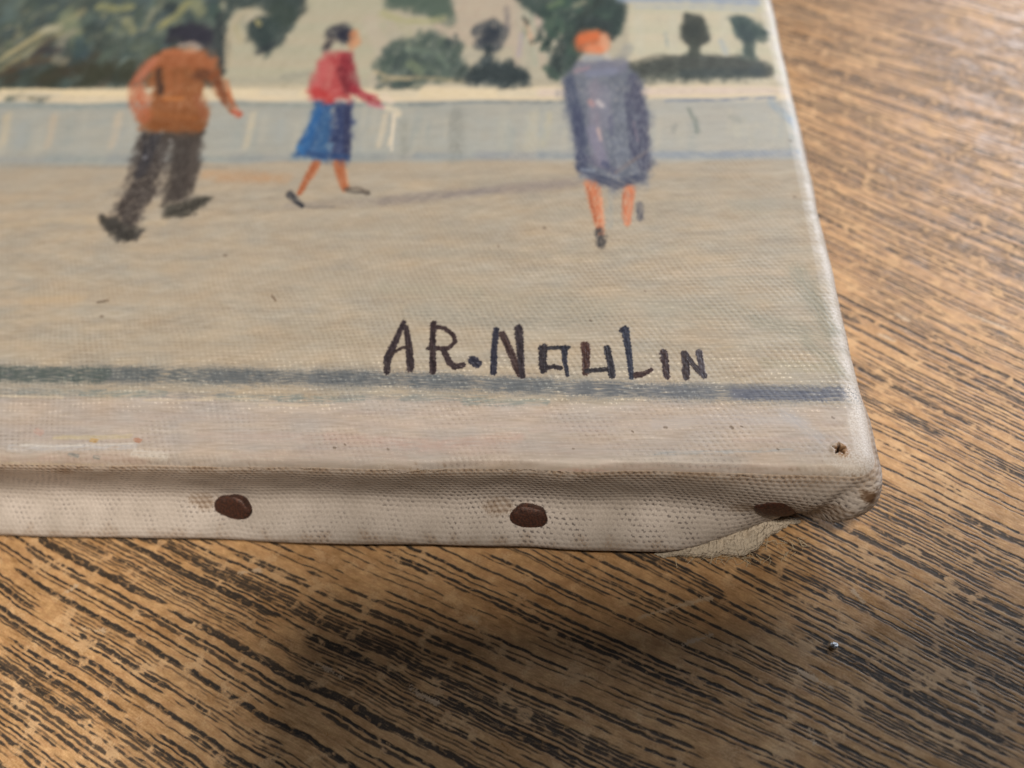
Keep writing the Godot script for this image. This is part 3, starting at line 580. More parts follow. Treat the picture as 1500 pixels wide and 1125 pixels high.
	stroke([-99.7, -53.2, -88.5, -53.4, -77.3, -51.9], 1.51, 1.51, 1.43, 179, 168, 153, 0.40, 0.95, 0.70, 8)
	stroke([-88.5, -49.9, -69.7, -48.8, -51.6, -48.2], 1.83, 1.83, 1.43, 163, 154, 141, 0.40, 0.90, 0.70, 8)
	stroke([-113.7, -43.9, -88.2, -43.2, -63.9, -42.1], 1.56, 1.56, 1.37, 172, 161, 146, 0.40, 0.90, 0.70, 8)
	stroke([-103.7, -38.9, -83.8, -38.9, -64.3, -37.5], 1.26, 1.26, 1.35, 165, 155, 140, 0.40, 0.90, 0.70, 8)
	stroke([-140.8, -38.4, -119.2, -38.2, -98.2, -37.0], 1.15, 1.15, 1.31, 185, 171, 153, 0.40, 0.90, 0.70, 8)
	stroke([-167.5, -38.1, -145.5, -37.9, -124.1, -36.8], 1.24, 1.24, 1.27, 192, 175, 154, 0.40, 0.90, 0.70, 8)
	stroke([-27.5, -69.9, -6.8, -68.1, 13.1, -67.2], 0.80, 0.80, 1.64, 155, 150, 140, 0.40, 0.95, 0.70, 8)
	stroke([-121.3, -48.3, -104.6, -47.8, -88.3, -46.8], 1.72, 1.72, 1.38, 175, 162, 146, 0.40, 0.90, 0.70, 8)
	stroke([-99.3, -31.8, -74.9, -31.1, -51.8, -30.6], 1.58, 1.58, 1.33, 166, 157, 143, 0.40, 0.90, 0.70, 8)
	stroke([-148.5, -39.7, -133.1, -39.4, -117.9, -38.6], 1.54, 1.54, 1.30, 176, 160, 141, 0.40, 0.90, 0.70, 8)
	stroke([-67.7, -32.2, -51.7, -32.0, -36.3, -31.3], 1.84, 1.84, 1.36, 165, 158, 147, 0.40, 0.90, 0.70, 8)
	stroke([-37.8, -36.0, -18.8, -35.8, -0.5, -34.8], 1.37, 1.37, 1.43, 169, 164, 154, 0.40, 0.90, 0.70, 8)
	stroke([-156.7, -38.5, -135.5, -38.3, -114.7, -37.2], 1.93, 1.93, 1.29, 182, 166, 146, 0.40, 0.90, 0.70, 8)
	stroke([-16.7, -62.1, -8.5, -62.1, -0.7, -60.9], 0.91, 0.91, 1.60, 170, 165, 155, 0.40, 0.95, 0.70, 8)
	stroke([-37.0, -24.8, -17.1, -24.4, 2.1, -24.0], 1.09, 1.09, 1.36, 154, 149, 139, 0.40, 0.90, 0.70, 8)
	stroke([-56.6, -29.6, -46.5, -29.7, -36.5, -28.9], 1.45, 1.45, 1.35, 172, 166, 155, 0.40, 0.90, 0.70, 8)
	stroke([-119.1, -26.7, -96.3, -26.0, -74.6, -25.8], 1.53, 1.53, 1.27, 170, 158, 141, 0.40, 0.90, 0.70, 8)
	stroke([-53.8, -60.5, -42.0, -60.5, -30.4, -59.0], 1.76, 1.76, 1.54, 164, 159, 148, 0.40, 0.95, 0.70, 8)
	stroke([-80.0, -36.2, -56.3, -36.2, -33.6, -34.9], 1.69, 1.69, 1.38, 160, 153, 141, 0.40, 0.90, 0.70, 8)
	stroke([-182.8, -71.1, -158.9, -70.4, -135.4, -68.2], 1.75, 1.75, 1.43, 178, 161, 141, 0.40, 0.95, 0.70, 8)
	stroke([-98.5, -54.6, -74.2, -53.7, -51.0, -52.4], 1.27, 1.27, 1.45, 165, 156, 143, 0.40, 0.95, 0.70, 8)
	stroke([-85.3, -57.2, -76.2, -57.2, -67.1, -56.0], 1.18, 1.18, 1.47, 172, 163, 149, 0.40, 0.95, 0.70, 8)
	stroke([-200.7, -73.2, -180.7, -72.7, -160.7, -70.7], 1.26, 1.26, 1.41, 191, 172, 150, 0.40, 0.95, 0.70, 8)
	stroke([-180.7, -65.8, -163.6, -65.0, -146.8, -63.8], 2.12, 2.12, 1.39, 193, 175, 154, 0.40, 0.95, 0.70, 8)
	stroke([-90.9, -39.8, -68.6, -39.0, -47.3, -38.3], 1.83, 1.83, 1.38, 164, 156, 142, 0.40, 0.90, 0.70, 8)
	stroke([-98.7, -42.2, -75.5, -41.2, -53.3, -40.6], 1.24, 1.24, 1.38, 177, 167, 154, 0.40, 0.90, 0.70, 8)
	stroke([-91.9, -34.2, -71.3, -34.0, -51.4, -33.1], 1.89, 1.89, 1.34, 176, 167, 153, 0.40, 0.90, 0.70, 8)
	stroke([-128.1, -24.3, -103.3, -23.7, -79.6, -23.5], 1.82, 1.82, 1.25, 184, 171, 154, 0.40, 0.90, 0.70, 8)
	stroke([-73.3, -67.8, -53.0, -66.3, -33.6, -65.3], 1.50, 1.50, 1.56, 171, 164, 153, 0.40, 0.95, 0.70, 8)
	stroke([-79.7, -49.5, -58.7, -48.6, -38.6, -47.7], 1.25, 1.25, 1.45, 158, 151, 139, 0.40, 0.90, 0.70, 8)
	stroke([-146.9, -54.3, -133.5, -53.7, -120.2, -52.9], 1.84, 1.84, 1.37, 179, 164, 145, 0.40, 0.95, 0.70, 8)
	stroke([-92.5, -28.5, -84.1, -27.9, -75.9, -27.9], 1.54, 1.54, 1.30, 168, 158, 143, 0.40, 0.90, 0.70, 8)
	stroke([-117.2, -61.9, -104.7, -61.2, -92.4, -60.3], 1.85, 1.85, 1.45, 182, 170, 154, 0.40, 0.95, 0.70, 8)
	stroke([-74.8, -71.9, -60.6, -70.7, -46.9, -69.8], 1.76, 1.76, 1.57, 161, 154, 142, 0.40, 0.95, 0.70, 8)
	stroke([-170.1, -38.5, -157.9, -38.0, -145.9, -37.6], 2.01, 2.01, 1.26, 186, 167, 146, 0.40, 0.90, 0.70, 8)
	stroke([-120.5, -45.0, -95.8, -44.6, -72.1, -43.2], 0.88, 0.88, 1.37, 168, 156, 141, 0.40, 0.90, 0.70, 8)
	stroke([-130.8, -48.2, -120.4, -48.4, -109.7, -47.1], 0.91, 0.91, 1.36, 176, 162, 144, 0.40, 0.90, 0.70, 8)
	stroke([-37.6, -49.5, -20.3, -49.2, -3.7, -47.9], 1.32, 1.32, 1.51, 168, 163, 153, 0.40, 0.90, 0.70, 8)
	stroke([-124.7, -51.1, -107.0, -50.4, -89.7, -49.4], 1.40, 1.40, 1.39, 173, 160, 144, 0.40, 0.90, 0.70, 8)
	stroke([-98.8, -66.8, -75.8, -65.0, -54.0, -64.1], 1.13, 1.13, 1.52, 166, 156, 143, 0.40, 0.95, 0.70, 8)
	stroke([-172.2, -53.7, -160.0, -53.2, -147.9, -52.4], 1.05, 1.05, 1.34, 190, 172, 151, 0.40, 0.90, 0.70, 8)
	stroke([-104.6, -59.3, -83.5, -58.4, -63.2, -57.1], 2.13, 2.13, 1.47, 166, 156, 142, 0.40, 0.95, 0.70, 8)
	stroke([-137.3, -47.6, -125.1, -47.6, -112.9, -46.5], 1.64, 1.64, 1.35, 185, 171, 152, 0.40, 0.90, 0.70, 8)
	stroke([-25.3, -67.4, -5.0, -65.7, 14.5, -64.7], 1.25, 1.25, 1.63, 161, 156, 146, 0.40, 0.95, 0.70, 8)
	stroke([-75.0, -27.7, -60.2, -27.1, -45.8, -27.0], 1.31, 1.31, 1.32, 170, 163, 150, 0.40, 0.90, 0.70, 8)
	stroke([-32.9, -63.1, -15.5, -61.7, 1.3, -61.0], 1.22, 1.22, 1.59, 161, 156, 146, 0.40, 0.95, 0.70, 8)
	stroke([-154.4, -26.0, -142.8, -25.5, -131.6, -25.4], 1.81, 1.81, 1.21, 189, 172, 151, 0.40, 0.90, 0.70, 8)
	stroke([-24.3, -41.4, -9.8, -40.7, 4.3, -40.2], 1.75, 1.75, 1.47, 162, 157, 147, 0.40, 0.90, 0.70, 8)
	stroke([-169.9, -44.0, -159.7, -43.1, -150.1, -43.0], 1.35, 1.35, 1.29, 187, 168, 147, 0.40, 0.90, 0.70, 8)
	stroke([-90.6, -62.1, -69.8, -61.7, -49.6, -59.7], 1.43, 1.43, 1.50, 176, 168, 155, 0.40, 0.95, 0.70, 8)
	stroke([-146.5, -26.7, -120.7, -26.1, -96.3, -25.8], 1.70, 1.70, 1.24, 172, 157, 138, 0.40, 0.90, 0.70, 8)
	stroke([-126.2, -43.4, -112.4, -43.0, -98.9, -42.2], 1.29, 1.29, 1.34, 183, 169, 152, 0.40, 0.90, 0.70, 8)
	stroke([-104.3, -43.8, -81.4, -43.4, -59.3, -42.2], 1.67, 1.67, 1.38, 168, 158, 143, 0.40, 0.90, 0.70, 8)
	stroke([-37.9, -61.4, -13.4, -60.2, 9.8, -58.7], 1.80, 1.80, 1.58, 157, 152, 142, 0.40, 0.95, 0.70, 8)
	stroke([-119.2, -58.3, -92.5, -57.7, -66.9, -55.7], 1.87, 1.87, 1.45, 172, 161, 146, 0.40, 0.95, 0.70, 8)
	stroke([-99.0, -40.1, -83.8, -40.2, -68.7, -38.9], 2.01, 2.01, 1.36, 179, 169, 154, 0.40, 0.90, 0.70, 8)
	stroke([-174.2, -61.8, -159.8, -63.0, -134.9, -61.0], 1.50, 1.50, 1.39, 204, 182, 152, 0.45, 0.95, 0.50, 10)
	stroke([-155.9, -38.2, -144.2, -38.7], 1.36, 1.36, 1.27, 196, 172, 140, 0.40, 0.80, 0.50, 10)
	stroke([-15.1, -61.0, -8.9, -58.6], 2.55, 2.55, 1.58, 170, 166, 154, 0.50, 0.95, 0.50, 10)
	stroke([-27.6, -42.3, -11.8, -42.5, -3.8, -40.9], 0.83, 0.83, 1.47, 192, 176, 158, 0.50, 0.45, 0.50, 10)
	stroke([-19.4, -55.1, -5.5, -55.5], 1.13, 1.13, 1.56, 192, 178, 160, 0.45, 0.65, 0.50, 10)
	stroke([-6.0, -41.7, -2.2, -28.4], 2.95, 2.95, 1.45, 140, 141, 130, 0.60, 0.90, 0.50, 10)
	stroke([-14.3, -30.2, -3.0, -26.9], 2.22, 2.22, 1.40, 148, 146, 134, 0.60, 0.90, 0.50, 10)
	stroke([-7.0, -25.4, -2.0, -19.5], 1.72, 1.72, 1.37, 142, 142, 130, 0.60, 0.90, 0.50, 10)
	stroke([-31.5, -33.8, -15.2, -32.6], 2.57, 2.57, 1.41, 160, 157, 146, 0.55, 0.95, 0.50, 10)
	stroke([-63.7, -36.2, -38.7, -33.9], 2.49, 2.49, 1.38, 162, 158, 146, 0.45, 0.95, 0.50, 10)
	stroke([-14.1, -21.0, -2.5, -19.5], 1.07, 1.07, 1.35, 160, 154, 136, 0.50, 0.45, 0.50, 10)
	stroke([-76.2, -33.8, -55.7, -30.9, -41.1, -32.3], 2.49, 2.49, 1.36, 154, 151, 142, 0.55, 0.95, 0.50, 10)
	stroke([-99.0, -29.9, -80.0, -26.3], 1.82, 1.82, 1.29, 166, 156, 140, 0.40, 0.95, 0.50, 10)
	stroke([-82.6, -40.2, -64.0, -38.8], 1.85, 1.85, 1.37, 164, 160, 146, 0.40, 0.80, 0.50, 10)
	stroke([-108.4, -65.3, -99.2, -65.3, -87.3, -65.6, -75.7, -66.6], 1.36, 1.36, 1.49, 142, 134, 130, 0.45, 0.95, 0.60, 10)
	stroke([-87.4, -65.9, -75.8, -67.1, -64.3, -68.2, -52.9, -69.2, -45.9, -69.7], 1.74, 1.74, 1.55, 134, 126, 126, 0.60, 0.95, 0.60, 10)
	stroke([-74.3, -67.0, -62.9, -68.4], 1.02, 1.02, 1.54, 120, 114, 122, 0.40, 0.95, 0.60, 10)
	stroke([-61.4, -68.3, -48.7, -69.4], 1.86, 1.86, 1.57, 150, 140, 138, 0.45, 0.95, 0.50, 10)
	stroke([-105.1, -64.7, -97.5, -64.4], 0.38, 0.38, 1.47, 110, 106, 106, 0.60, 0.80, 0.50, 10)
	# walker in a brown jacket
	fill([-154.4, -96.8, -145.5, -95.5, -143.5, -91.0, -141.5, -78.8, -140.7, -71.4, -141.1, -63.1, -142.0, -59.1, -147.8, -61.6, -148.7, -67.6, -148.8, -75.3, -151.5, -86.2], 1.48, 68, 62, 61, 0.95, 1.51, 0.35, 10)
	fill([-147.9, -96.3, -137.8, -95.5, -134.9, -86.1, -132.4, -75.8, -132.6, -69.6, -133.5, -66.8, -137.5, -67.9, -139.5, -76.2, -142.1, -86.1], 1.50, 70, 64, 62, 0.95, 1.50, 0.35, 10)
	stroke([-149.2, -93.0, -147.3, -79.2], 2.14, 2.14, 1.52, 56, 56, 64, 0.80, 0.65, 0.50, 10)
	stroke([-139.6, -90.7, -136.9, -79.0, -135.5, -70.7], 3.77, 2.74, 1.51, 70, 64, 62, 0.95, 0.55, 0.50, 10)
	stroke([-137.5, -89.5, -133.8, -75.9], 1.55, 1.55, 1.52, 92, 84, 80, 0.60, 0.65, 0.50, 10)
	stroke([-146.0, -93.9, -138.1, -93.3], 1.81, 1.81, 1.57, 74, 66, 62, 0.90, 0.65, 0.50, 10)
	fill([-151.1, -64.0, -146.6, -63.3, -142.4, -60.0, -138.7, -59.4, -139.2, -55.9, -143.8, -55.7, -148.0, -58.9], 1.39, 60, 58, 57, 0.90, 0.76, 0.30, 10)
	stroke([-149.9, -62.6, -143.9, -58.3, -140.2, -56.8], 1.13, 1.13, 1.39, 54, 52, 50, 0.80, 0.80, 0.50, 10)
	stroke([-146.1, -57.5, -141.1, -56.0], 0.64, 0.64, 1.38, 50, 50, 48, 0.70, 0.90, 0.90, 10)
	stroke([-142.4, -60.0, -139.0, -59.4], 0.64, 0.64, 1.40, 74, 70, 64, 0.55, 0.95, 0.90, 10)
	fill([-137.4, -67.0, -133.4, -67.3, -130.1, -69.9, -126.7, -69.3, -127.2, -66.0, -130.1, -63.5, -135.4, -62.4], 1.44, 64, 62, 58, 0.88, 0.77, 0.30, 10)
	stroke([-135.9, -63.7, -131.7, -65.4, -128.0, -68.4], 0.97, 0.97, 1.44, 58, 56, 52, 0.80, 0.80, 0.50, 10)
	stroke([-135.6, -62.8, -128.5, -63.4], 0.64, 0.64, 1.43, 60, 58, 54, 0.70, 0.95, 0.90, 10)
	stroke([-130.6, -69.5, -126.9, -68.8], 0.65, 0.65, 1.46, 90, 86, 78, 0.50, 0.95, 0.90, 10)
	stroke([-148.7, -85.2, -148.4, -84.9], 0.71, 0.71, 1.52, 176, 176, 184, 0.85, 0.80, 0.20, 26)
	stroke([-144.8, -91.6, -144.3, -91.3], 0.54, 0.54, 1.56, 150, 146, 146, 0.70, 0.80, 0.20, 20)
	stroke([-152.6, -94.4, -148.5, -84.9], 0.54, 0.54, 1.54, 46, 46, 54, 0.60, 0.65, 0.50, 10)
	fill([-164.3, -130.9, -160.7, -134.0, -151.8, -133.8, -145.7, -129.6, -141.9, -121.2, -144.0, -116.3, -141.2, -106.8, -137.9, -100.0, -138.1, -95.5, -145.8, -95.3, -153.8, -96.7, -156.3, -102.1, -156.8, -111.2, -161.8, -121.2], 1.66, 146, 91, 57, 0.96, 1.44, 0.20, 12)
	fill([-163.6, -130.2, -159.9, -133.9, -149.3, -132.1, -144.3, -127.4, -142.2, -120.0, -150.5, -124.1, -158.3, -124.2, -160.6, -123.1], 1.72, 164, 102, 70, 0.85, 1.10, 0.30, 10)
	fill([-156.2, -103.9, -139.8, -103.7, -137.8, -95.5, -153.8, -96.7], 1.60, 128, 80, 48, 0.75, 1.25, 0.30, 10)
	stroke([-163.7, -126.1, -163.7, -118.1, -159.9, -108.4, -154.6, -101.4], 2.96, 2.17, 1.65, 178, 106, 78, 0.95, 0.60, 0.60, 14)
	stroke([-162.7, -128.7, -163.6, -120.7], 1.85, 1.85, 1.70, 196, 128, 104, 0.80, 0.65, 0.50, 10)
	stroke([-160.2, -112.1, -157.0, -108.7], 1.56, 1.56, 1.63, 188, 112, 84, 0.70, 0.65, 0.50, 10)
	stroke([-161.4, -132.7, -152.3, -131.7], 1.25, 1.25, 1.75, 186, 118, 84, 0.80, 0.65, 0.50, 10)
	stroke([-159.6, -123.6, -155.2, -112.9], 1.20, 1.20, 1.68, 66, 48, 42, 0.92, 0.70, 0.50, 10)
	stroke([-155.4, -115.4, -154.3, -111.6], 0.78, 0.78, 1.65, 60, 46, 42, 0.80, 0.65, 0.50, 10)
	stroke([-147.3, -120.5, -142.6, -118.7], 2.36, 2.36, 1.70, 92, 60, 48, 0.85, 0.80, 0.50, 10)
	stroke([-157.0, -124.1, -152.3, -113.3], 1.19, 1.19, 1.68, 166, 104, 70, 0.60, 0.65, 0.50, 10)
	stroke([-152.6, -120.3, -149.6, -111.8], 0.98, 0.98, 1.67, 158, 98, 64, 0.60, 0.65, 0.50, 10)
	stroke([-152.5, -109.6, -147.9, -109.2], 0.77, 0.77, 1.64, 196, 128, 76, 0.80, 0.65, 0.50, 10)
	stroke([-151.7, -97.7, -144.4, -96.3, -138.3, -96.1], 1.65, 1.65, 1.58, 132, 82, 48, 0.90, 0.65, 0.50, 10)
	stroke([-153.7, -103.1, -141.2, -100.3], 1.12, 1.12, 1.61, 160, 102, 62, 0.60, 0.65, 0.50, 10)
	stroke([-144.1, -110.1, -138.8, -100.7], 1.31, 1.31, 1.63, 150, 94, 70, 0.70, 0.65, 0.50, 10)
	stroke([-142.2, -118.7, -137.9, -111.3, -132.1, -103.1], 2.27, 1.32, 1.67, 146, 84, 52, 0.95, 0.60, 0.60, 12)
	stroke([-140.7, -116.6, -135.4, -106.9], 1.14, 1.14, 1.67, 112, 66, 46, 0.80, 0.65, 0.50, 10)
	stroke([-138.1, -116.3, -133.4, -106.1], 0.66, 0.66, 1.67, 186, 110, 72, 0.80, 0.65, 0.50, 10)
	stroke([-131.7, -102.4, -129.7, -100.5], 1.09, 1.09, 1.63, 182, 92, 70, 0.95, 0.70, 0.30, 16)
	stroke([-132.3, -103.7, -131.4, -103.0], 0.55, 0.55, 1.64, 206, 170, 150, 0.80, 0.65, 0.50, 10)
	fill([-162.5, -137.8, -164.4, -145.4, -161.5, -148.8, -155.2, -147.3, -150.0, -141.5, -147.8, -134.7, -151.6, -136.6, -157.4, -137.2], 1.79, 50, 50, 62, 0.96, 1.15, 0.25, 10)
	stroke([-161.0, -140.5, -158.4, -144.7, -152.3, -141.0], 2.78, 2.78, 1.80, 52, 52, 64, 0.90, 0.70, 0.50, 10)
	stroke([-157.2, -142.3, -151.0, -137.2], 3.17, 3.17, 1.79, 54, 54, 66, 0.95, 0.65, 0.50, 10)
	stroke([-161.8, -139.2, -159.0, -138.1], 1.70, 1.70, 1.77, 60, 62, 66, 0.85, 0.65, 0.50, 10)
	stroke([-157.7, -135.8, -154.7, -136.2, -151.4, -133.7], 1.25, 1.25, 1.77, 190, 172, 160, 0.90, 0.80, 0.50, 10)
	stroke([-155.7, -133.5, -151.8, -132.4], 0.83, 0.83, 1.76, 196, 160, 136, 0.80, 0.65, 0.50, 10)
	stroke([-149.4, -134.9, -146.2, -129.7], 1.43, 1.43, 1.76, 84, 84, 86, 0.70, 0.65, 0.50, 10)
	# walker in a red cardigan and blue skirt
	stroke([-105.4, -79.6, -106.0, -74.3, -106.4, -69.6], 1.60, 0.96, 1.52, 164, 96, 64, 0.96, 0.60, 0.20, 12)
	stroke([-104.4, -79.5, -104.8, -74.7], 0.64, 0.64, 1.54, 190, 120, 84, 0.60, 0.65, 0.50, 10)
	stroke([-100.1, -80.2, -98.3, -74.8, -96.4, -70.4], 1.74, 1.11, 1.54, 168, 98, 64, 0.96, 0.60, 0.20, 12)
	stroke([-97.5, -76.7, -96.3, -71.8], 0.39, 0.39, 1.53, 206, 160, 128, 0.70, 0.65, 0.50, 10)
	stroke([-108.8, -69.2, -106.6, -66.8, -104.7, -64.9], 1.09, 0.62, 1.48, 52, 54, 62, 0.95, 0.60, 0.30, 14)
	stroke([-96.3, -70.0, -94.0, -70.3, -90.9, -68.5], 0.69, 0.69, 1.51, 98, 88, 80, 0.90, 0.70, 0.50, 10)
	stroke([-95.6, -69.2, -90.8, -68.3], 0.38, 0.38, 1.51, 70, 66, 64, 0.70, 0.65, 0.50, 10)
	fill([-111.6, -104.8, -106.4, -103.8, -103.9, -89.7, -103.0, -80.4, -106.9, -81.7, -111.0, -83.5, -111.2, -88.7, -111.0, -95.7], 1.61, 56, 92, 140, 0.96, 1.26, 0.30, 12)
	fill([-106.7, -103.8, -102.1, -104.0, -99.8, -92.1, -97.8, -80.3, -102.3, -80.1, -104.5, -90.8], 1.62, 48, 60, 100, 0.96, 1.25, 0.30, 12)
	stroke([-109.9, -101.2, -109.4, -85.4], 1.71, 1.71, 1.62, 46, 98, 158, 0.80, 0.65, 0.50, 10)
	stroke([-107.2, -98.2, -104.9, -83.1], 1.52, 1.52, 1.61, 58, 98, 142, 0.60, 0.65, 0.50, 10)
	stroke([-102.7, -101.2, -98.6, -82.1], 1.17, 1.17, 1.62, 50, 54, 84, 0.90, 0.65, 0.50, 10)
	stroke([-110.1, -84.4, -104.8, -82.6, -98.5, -81.6], 0.98, 0.98, 1.57, 48, 74, 118, 0.90, 0.65, 0.50, 10)
	stroke([-111.3, -86.6, -109.3, -83.9], 0.83, 0.83, 1.57, 60, 120, 180, 0.70, 0.65, 0.50, 10)
	stroke([-102.9, -83.9, -103.3, -87.1], 0.49, 0.49, 1.59, 92, 132, 170, 0.60, 0.65, 0.50, 10)
	fill([-114.2, -127.0, -110.1, -128.5, -107.2, -125.5, -102.8, -104.6, -110.1, -104.7, -112.8, -105.2, -114.4, -111.6, -114.9, -120.5], 1.73, 174, 72, 76, 0.96, 1.37, 0.25, 14)
	stroke([-113.6, -122.9, -112.7, -112.7], 2.05, 2.05, 1.74, 196, 108, 108, 0.80, 0.65, 0.50, 10)
	stroke([-111.3, -120.7, -110.0, -111.8], 1.29, 1.29, 1.74, 196, 124, 118, 0.60, 0.65, 0.50, 10)
	stroke([-113.0, -109.7, -107.4, -105.0], 1.43, 1.43, 1.69, 184, 64, 64, 0.85, 0.65, 0.50, 10)
	stroke([-108.1, -124.3, -105.2, -115.7, -103.2, -110.0], 2.38, 2.38, 1.75, 132, 46, 58, 0.95, 0.60, 0.50, 10)
	stroke([-108.4, -119.2, -104.5, -109.5], 1.46, 1.46, 1.73, 112, 42, 52, 0.85, 0.65, 0.50, 10)
	stroke([-103.2, -110.0, -98.9, -105.5, -95.3, -102.8], 1.40, 1.05, 1.70, 150, 48, 62, 0.95, 0.60, 0.50, 14)
	stroke([-100.6, -107.4, -96.5, -105.8], 0.70, 0.70, 1.71, 170, 64, 76, 0.80, 0.65, 0.50, 10)
	stroke([-97.6, -102.5, -93.9, -101.0], 0.69, 0.69, 1.68, 206, 130, 140, 0.70, 0.65, 0.50, 10)
	stroke([-114.9, -138.1, -112.4, -139.2, -109.6, -134.6], 2.56, 2.56, 1.85, 46, 48, 62, 0.96, 0.60, 0.50, 10)
	stroke([-114.1, -133.1, -114.6, -130.4], 1.94, 1.94, 1.81, 56, 52, 60, 0.92, 0.70, 0.50, 10)
	stroke([-111.4, -136.2, -111.4, -136.2], 2.55, 2.55, 1.84, 44, 46, 62, 0.90, 0.65, 0.50, 10)
	stroke([-108.5, -136.6, -106.8, -131.6], 1.74, 1.74, 1.84, 208, 140, 98, 0.95, 0.70, 0.50, 10)
	stroke([-108.6, -131.7, -107.2, -128.9], 1.15, 1.15, 1.82, 190, 140, 110, 0.80, 0.65, 0.50, 10)
	stroke([-94.5, -105.7, -92.0, -103.1], 1.04, 1.04, 1.70, 222, 206, 190, 0.80, 0.65, 0.50, 10)
	stroke([-106.7, -105.0, -102.8, -104.6], 0.53, 0.53, 1.69, 180, 170, 170, 0.70, 0.65, 0.50, 10)
	# walker in a long blue-grey coat
	stroke([-43.4, -69.3, -42.4, -61.1, -41.4, -54.1], 2.18, 0.95, 1.54, 200, 124, 90, 0.95, 0.55, 0.40, 14)
	stroke([-44.2, -67.6, -42.6, -57.8], 0.48, 0.48, 1.55, 164, 92, 62, 0.80, 0.65, 0.50, 10)
	stroke([-41.6, -64.4, -41.0, -56.9], 0.54, 0.54, 1.54, 224, 160, 128, 0.70, 0.65, 0.50, 10)
	stroke([-35.9, -67.1, -36.2, -60.3, -36.3, -56.7], 1.75, 0.94, 1.55, 206, 128, 94, 0.95, 0.60, 0.40, 14)
	stroke([-37.0, -65.9, -37.2, -58.3], 0.41, 0.41, 1.56, 176, 106, 78, 0.70, 0.65, 0.50, 10)
	stroke([-41.8, -54.5, -41.4, -50.9], 1.18, 1.18, 1.50, 66, 64, 67, 0.95, 0.70, 0.30, 10)
	stroke([-40.4, -52.9, -40.9, -49.8], 0.52, 0.52, 1.49, 64, 62, 64, 0.70, 0.90, 0.80, 10)
	stroke([-33.9, -61.9, -33.8, -58.2], 1.07, 1.07, 1.55, 90, 90, 100, 0.90, 0.80, 0.40, 10)
	stroke([-39.6, -65.6, -39.7, -56.0], 0.94, 0.94, 1.54, 160, 162, 160, 0.60, 0.90, 0.50, 10)
	fill([-50.3, -111.6, -47.0, -115.4, -40.8, -116.0, -36.1, -114.3, -33.0, -106.9, -31.7, -92.6, -31.6, -75.9, -32.8, -69.6, -38.6, -67.3, -45.8, -71.9, -47.5, -84.4, -50.2, -98.4, -51.7, -107.0], 1.73, 107, 114, 131, 0.96, 1.65, 0.25, 14)
	stroke([-47.6, -113.7, -37.5, -113.3], 2.29, 2.29, 1.84, 120, 122, 142, 0.95, 0.65, 0.50, 10)
	stroke([-49.7, -108.0, -48.0, -96.1, -46.0, -84.0], 2.02, 2.02, 1.73, 76, 84, 108, 0.95, 0.65, 0.50, 10)
	stroke([-47.3, -96.0, -45.8, -74.9], 1.64, 1.64, 1.67, 72, 78, 104, 0.90, 0.65, 0.50, 10)
	stroke([-34.7, -107.1, -33.0, -92.2, -32.7, -75.0], 1.94, 1.94, 1.73, 80, 82, 104, 0.95, 0.65, 0.50, 10)
	stroke([-36.0, -100.5, -34.7, -77.5], 1.19, 1.19, 1.71, 74, 76, 100, 0.80, 0.65, 0.50, 10)
	stroke([-46.1, -74.9, -41.7, -70.6, -38.3, -68.6, -33.3, -71.0], 1.26, 1.26, 1.61, 66, 72, 96, 0.92, 0.70, 0.50, 10)
	stroke([-44.7, -77.7, -38.9, -73.1], 1.14, 1.14, 1.63, 84, 86, 110, 0.70, 0.65, 0.50, 10)
	stroke([-43.8, -105.7, -43.2, -91.4, -42.1, -77.5], 2.43, 2.43, 1.71, 142, 136, 152, 0.85, 0.90, 0.50, 10)
	stroke([-41.6, -103.8, -40.5, -90.2], 1.85, 1.85, 1.75, 136, 136, 154, 0.70, 0.65, 0.50, 10)
	stroke([-44.1, -87.9, -41.2, -76.5], 1.62, 1.62, 1.66, 130, 128, 152, 0.70, 0.65, 0.50, 10)
	stroke([-45.2, -110.5, -39.1, -111.0], 1.29, 1.29, 1.83, 134, 140, 166, 0.70, 0.65, 0.50, 10)
	stroke([-44.6, -99.0, -44.0, -97.9], 0.94, 0.94, 1.75, 190, 150, 150, 0.70, 0.65, 0.50, 10)
	stroke([-42.8, -98.9, -41.8, -97.2], 0.93, 0.93, 1.75, 198, 192, 198, 0.85, 0.80, 0.30, 24)
	stroke([-42.6, -88.3, -41.9, -84.2], 0.60, 0.60, 1.69, 196, 172, 170, 0.80, 0.80, 0.30, 22)
	stroke([-39.9, -92.2, -39.6, -86.1], 0.75, 0.75, 1.71, 92, 96, 120, 0.70, 0.65, 0.50, 10)
	stroke([-48.5, -112.0, -45.3, -113.4], 0.66, 0.66, 1.83, 166, 140, 150, 0.70, 0.65, 0.50, 10)
	stroke([-41.2, -76.0, -40.3, -75.0], 0.86, 0.86, 1.63, 72, 78, 108, 0.80, 0.65, 0.50, 10)
	stroke([-38.6, -72.6, -32.4, -79.2], 0.57, 0.57, 1.64, 122, 116, 122, 0.85, 0.60, 0.50, 10)
	stroke([-34.8, -90.3, -34.0, -83.2], 0.37, 0.37, 1.70, 128, 116, 134, 0.70, 0.65, 0.50, 10)
	stroke([-45.7, -74.0, -43.2, -73.4], 0.57, 0.57, 1.61, 146, 158, 176, 0.60, 0.65, 0.50, 10)
	fill([-49.8, -128.4, -48.7, -135.7, -44.2, -138.6, -39.9, -133.3, -39.6, -125.9, -42.7, -131.6, -46.4, -131.4], 1.94, 50, 60, 62, 0.90, 0.94, 0.25, 10)
	stroke([-46.3, -125.4, -43.2, -124.4], 3.74, 3.74, 1.90, 206, 112, 72, 0.96, 0.55, 0.50, 10)
	stroke([-47.3, -126.8, -44.0, -128.4], 1.89, 1.89, 1.91, 216, 116, 72, 0.90, 0.65, 0.50, 10)
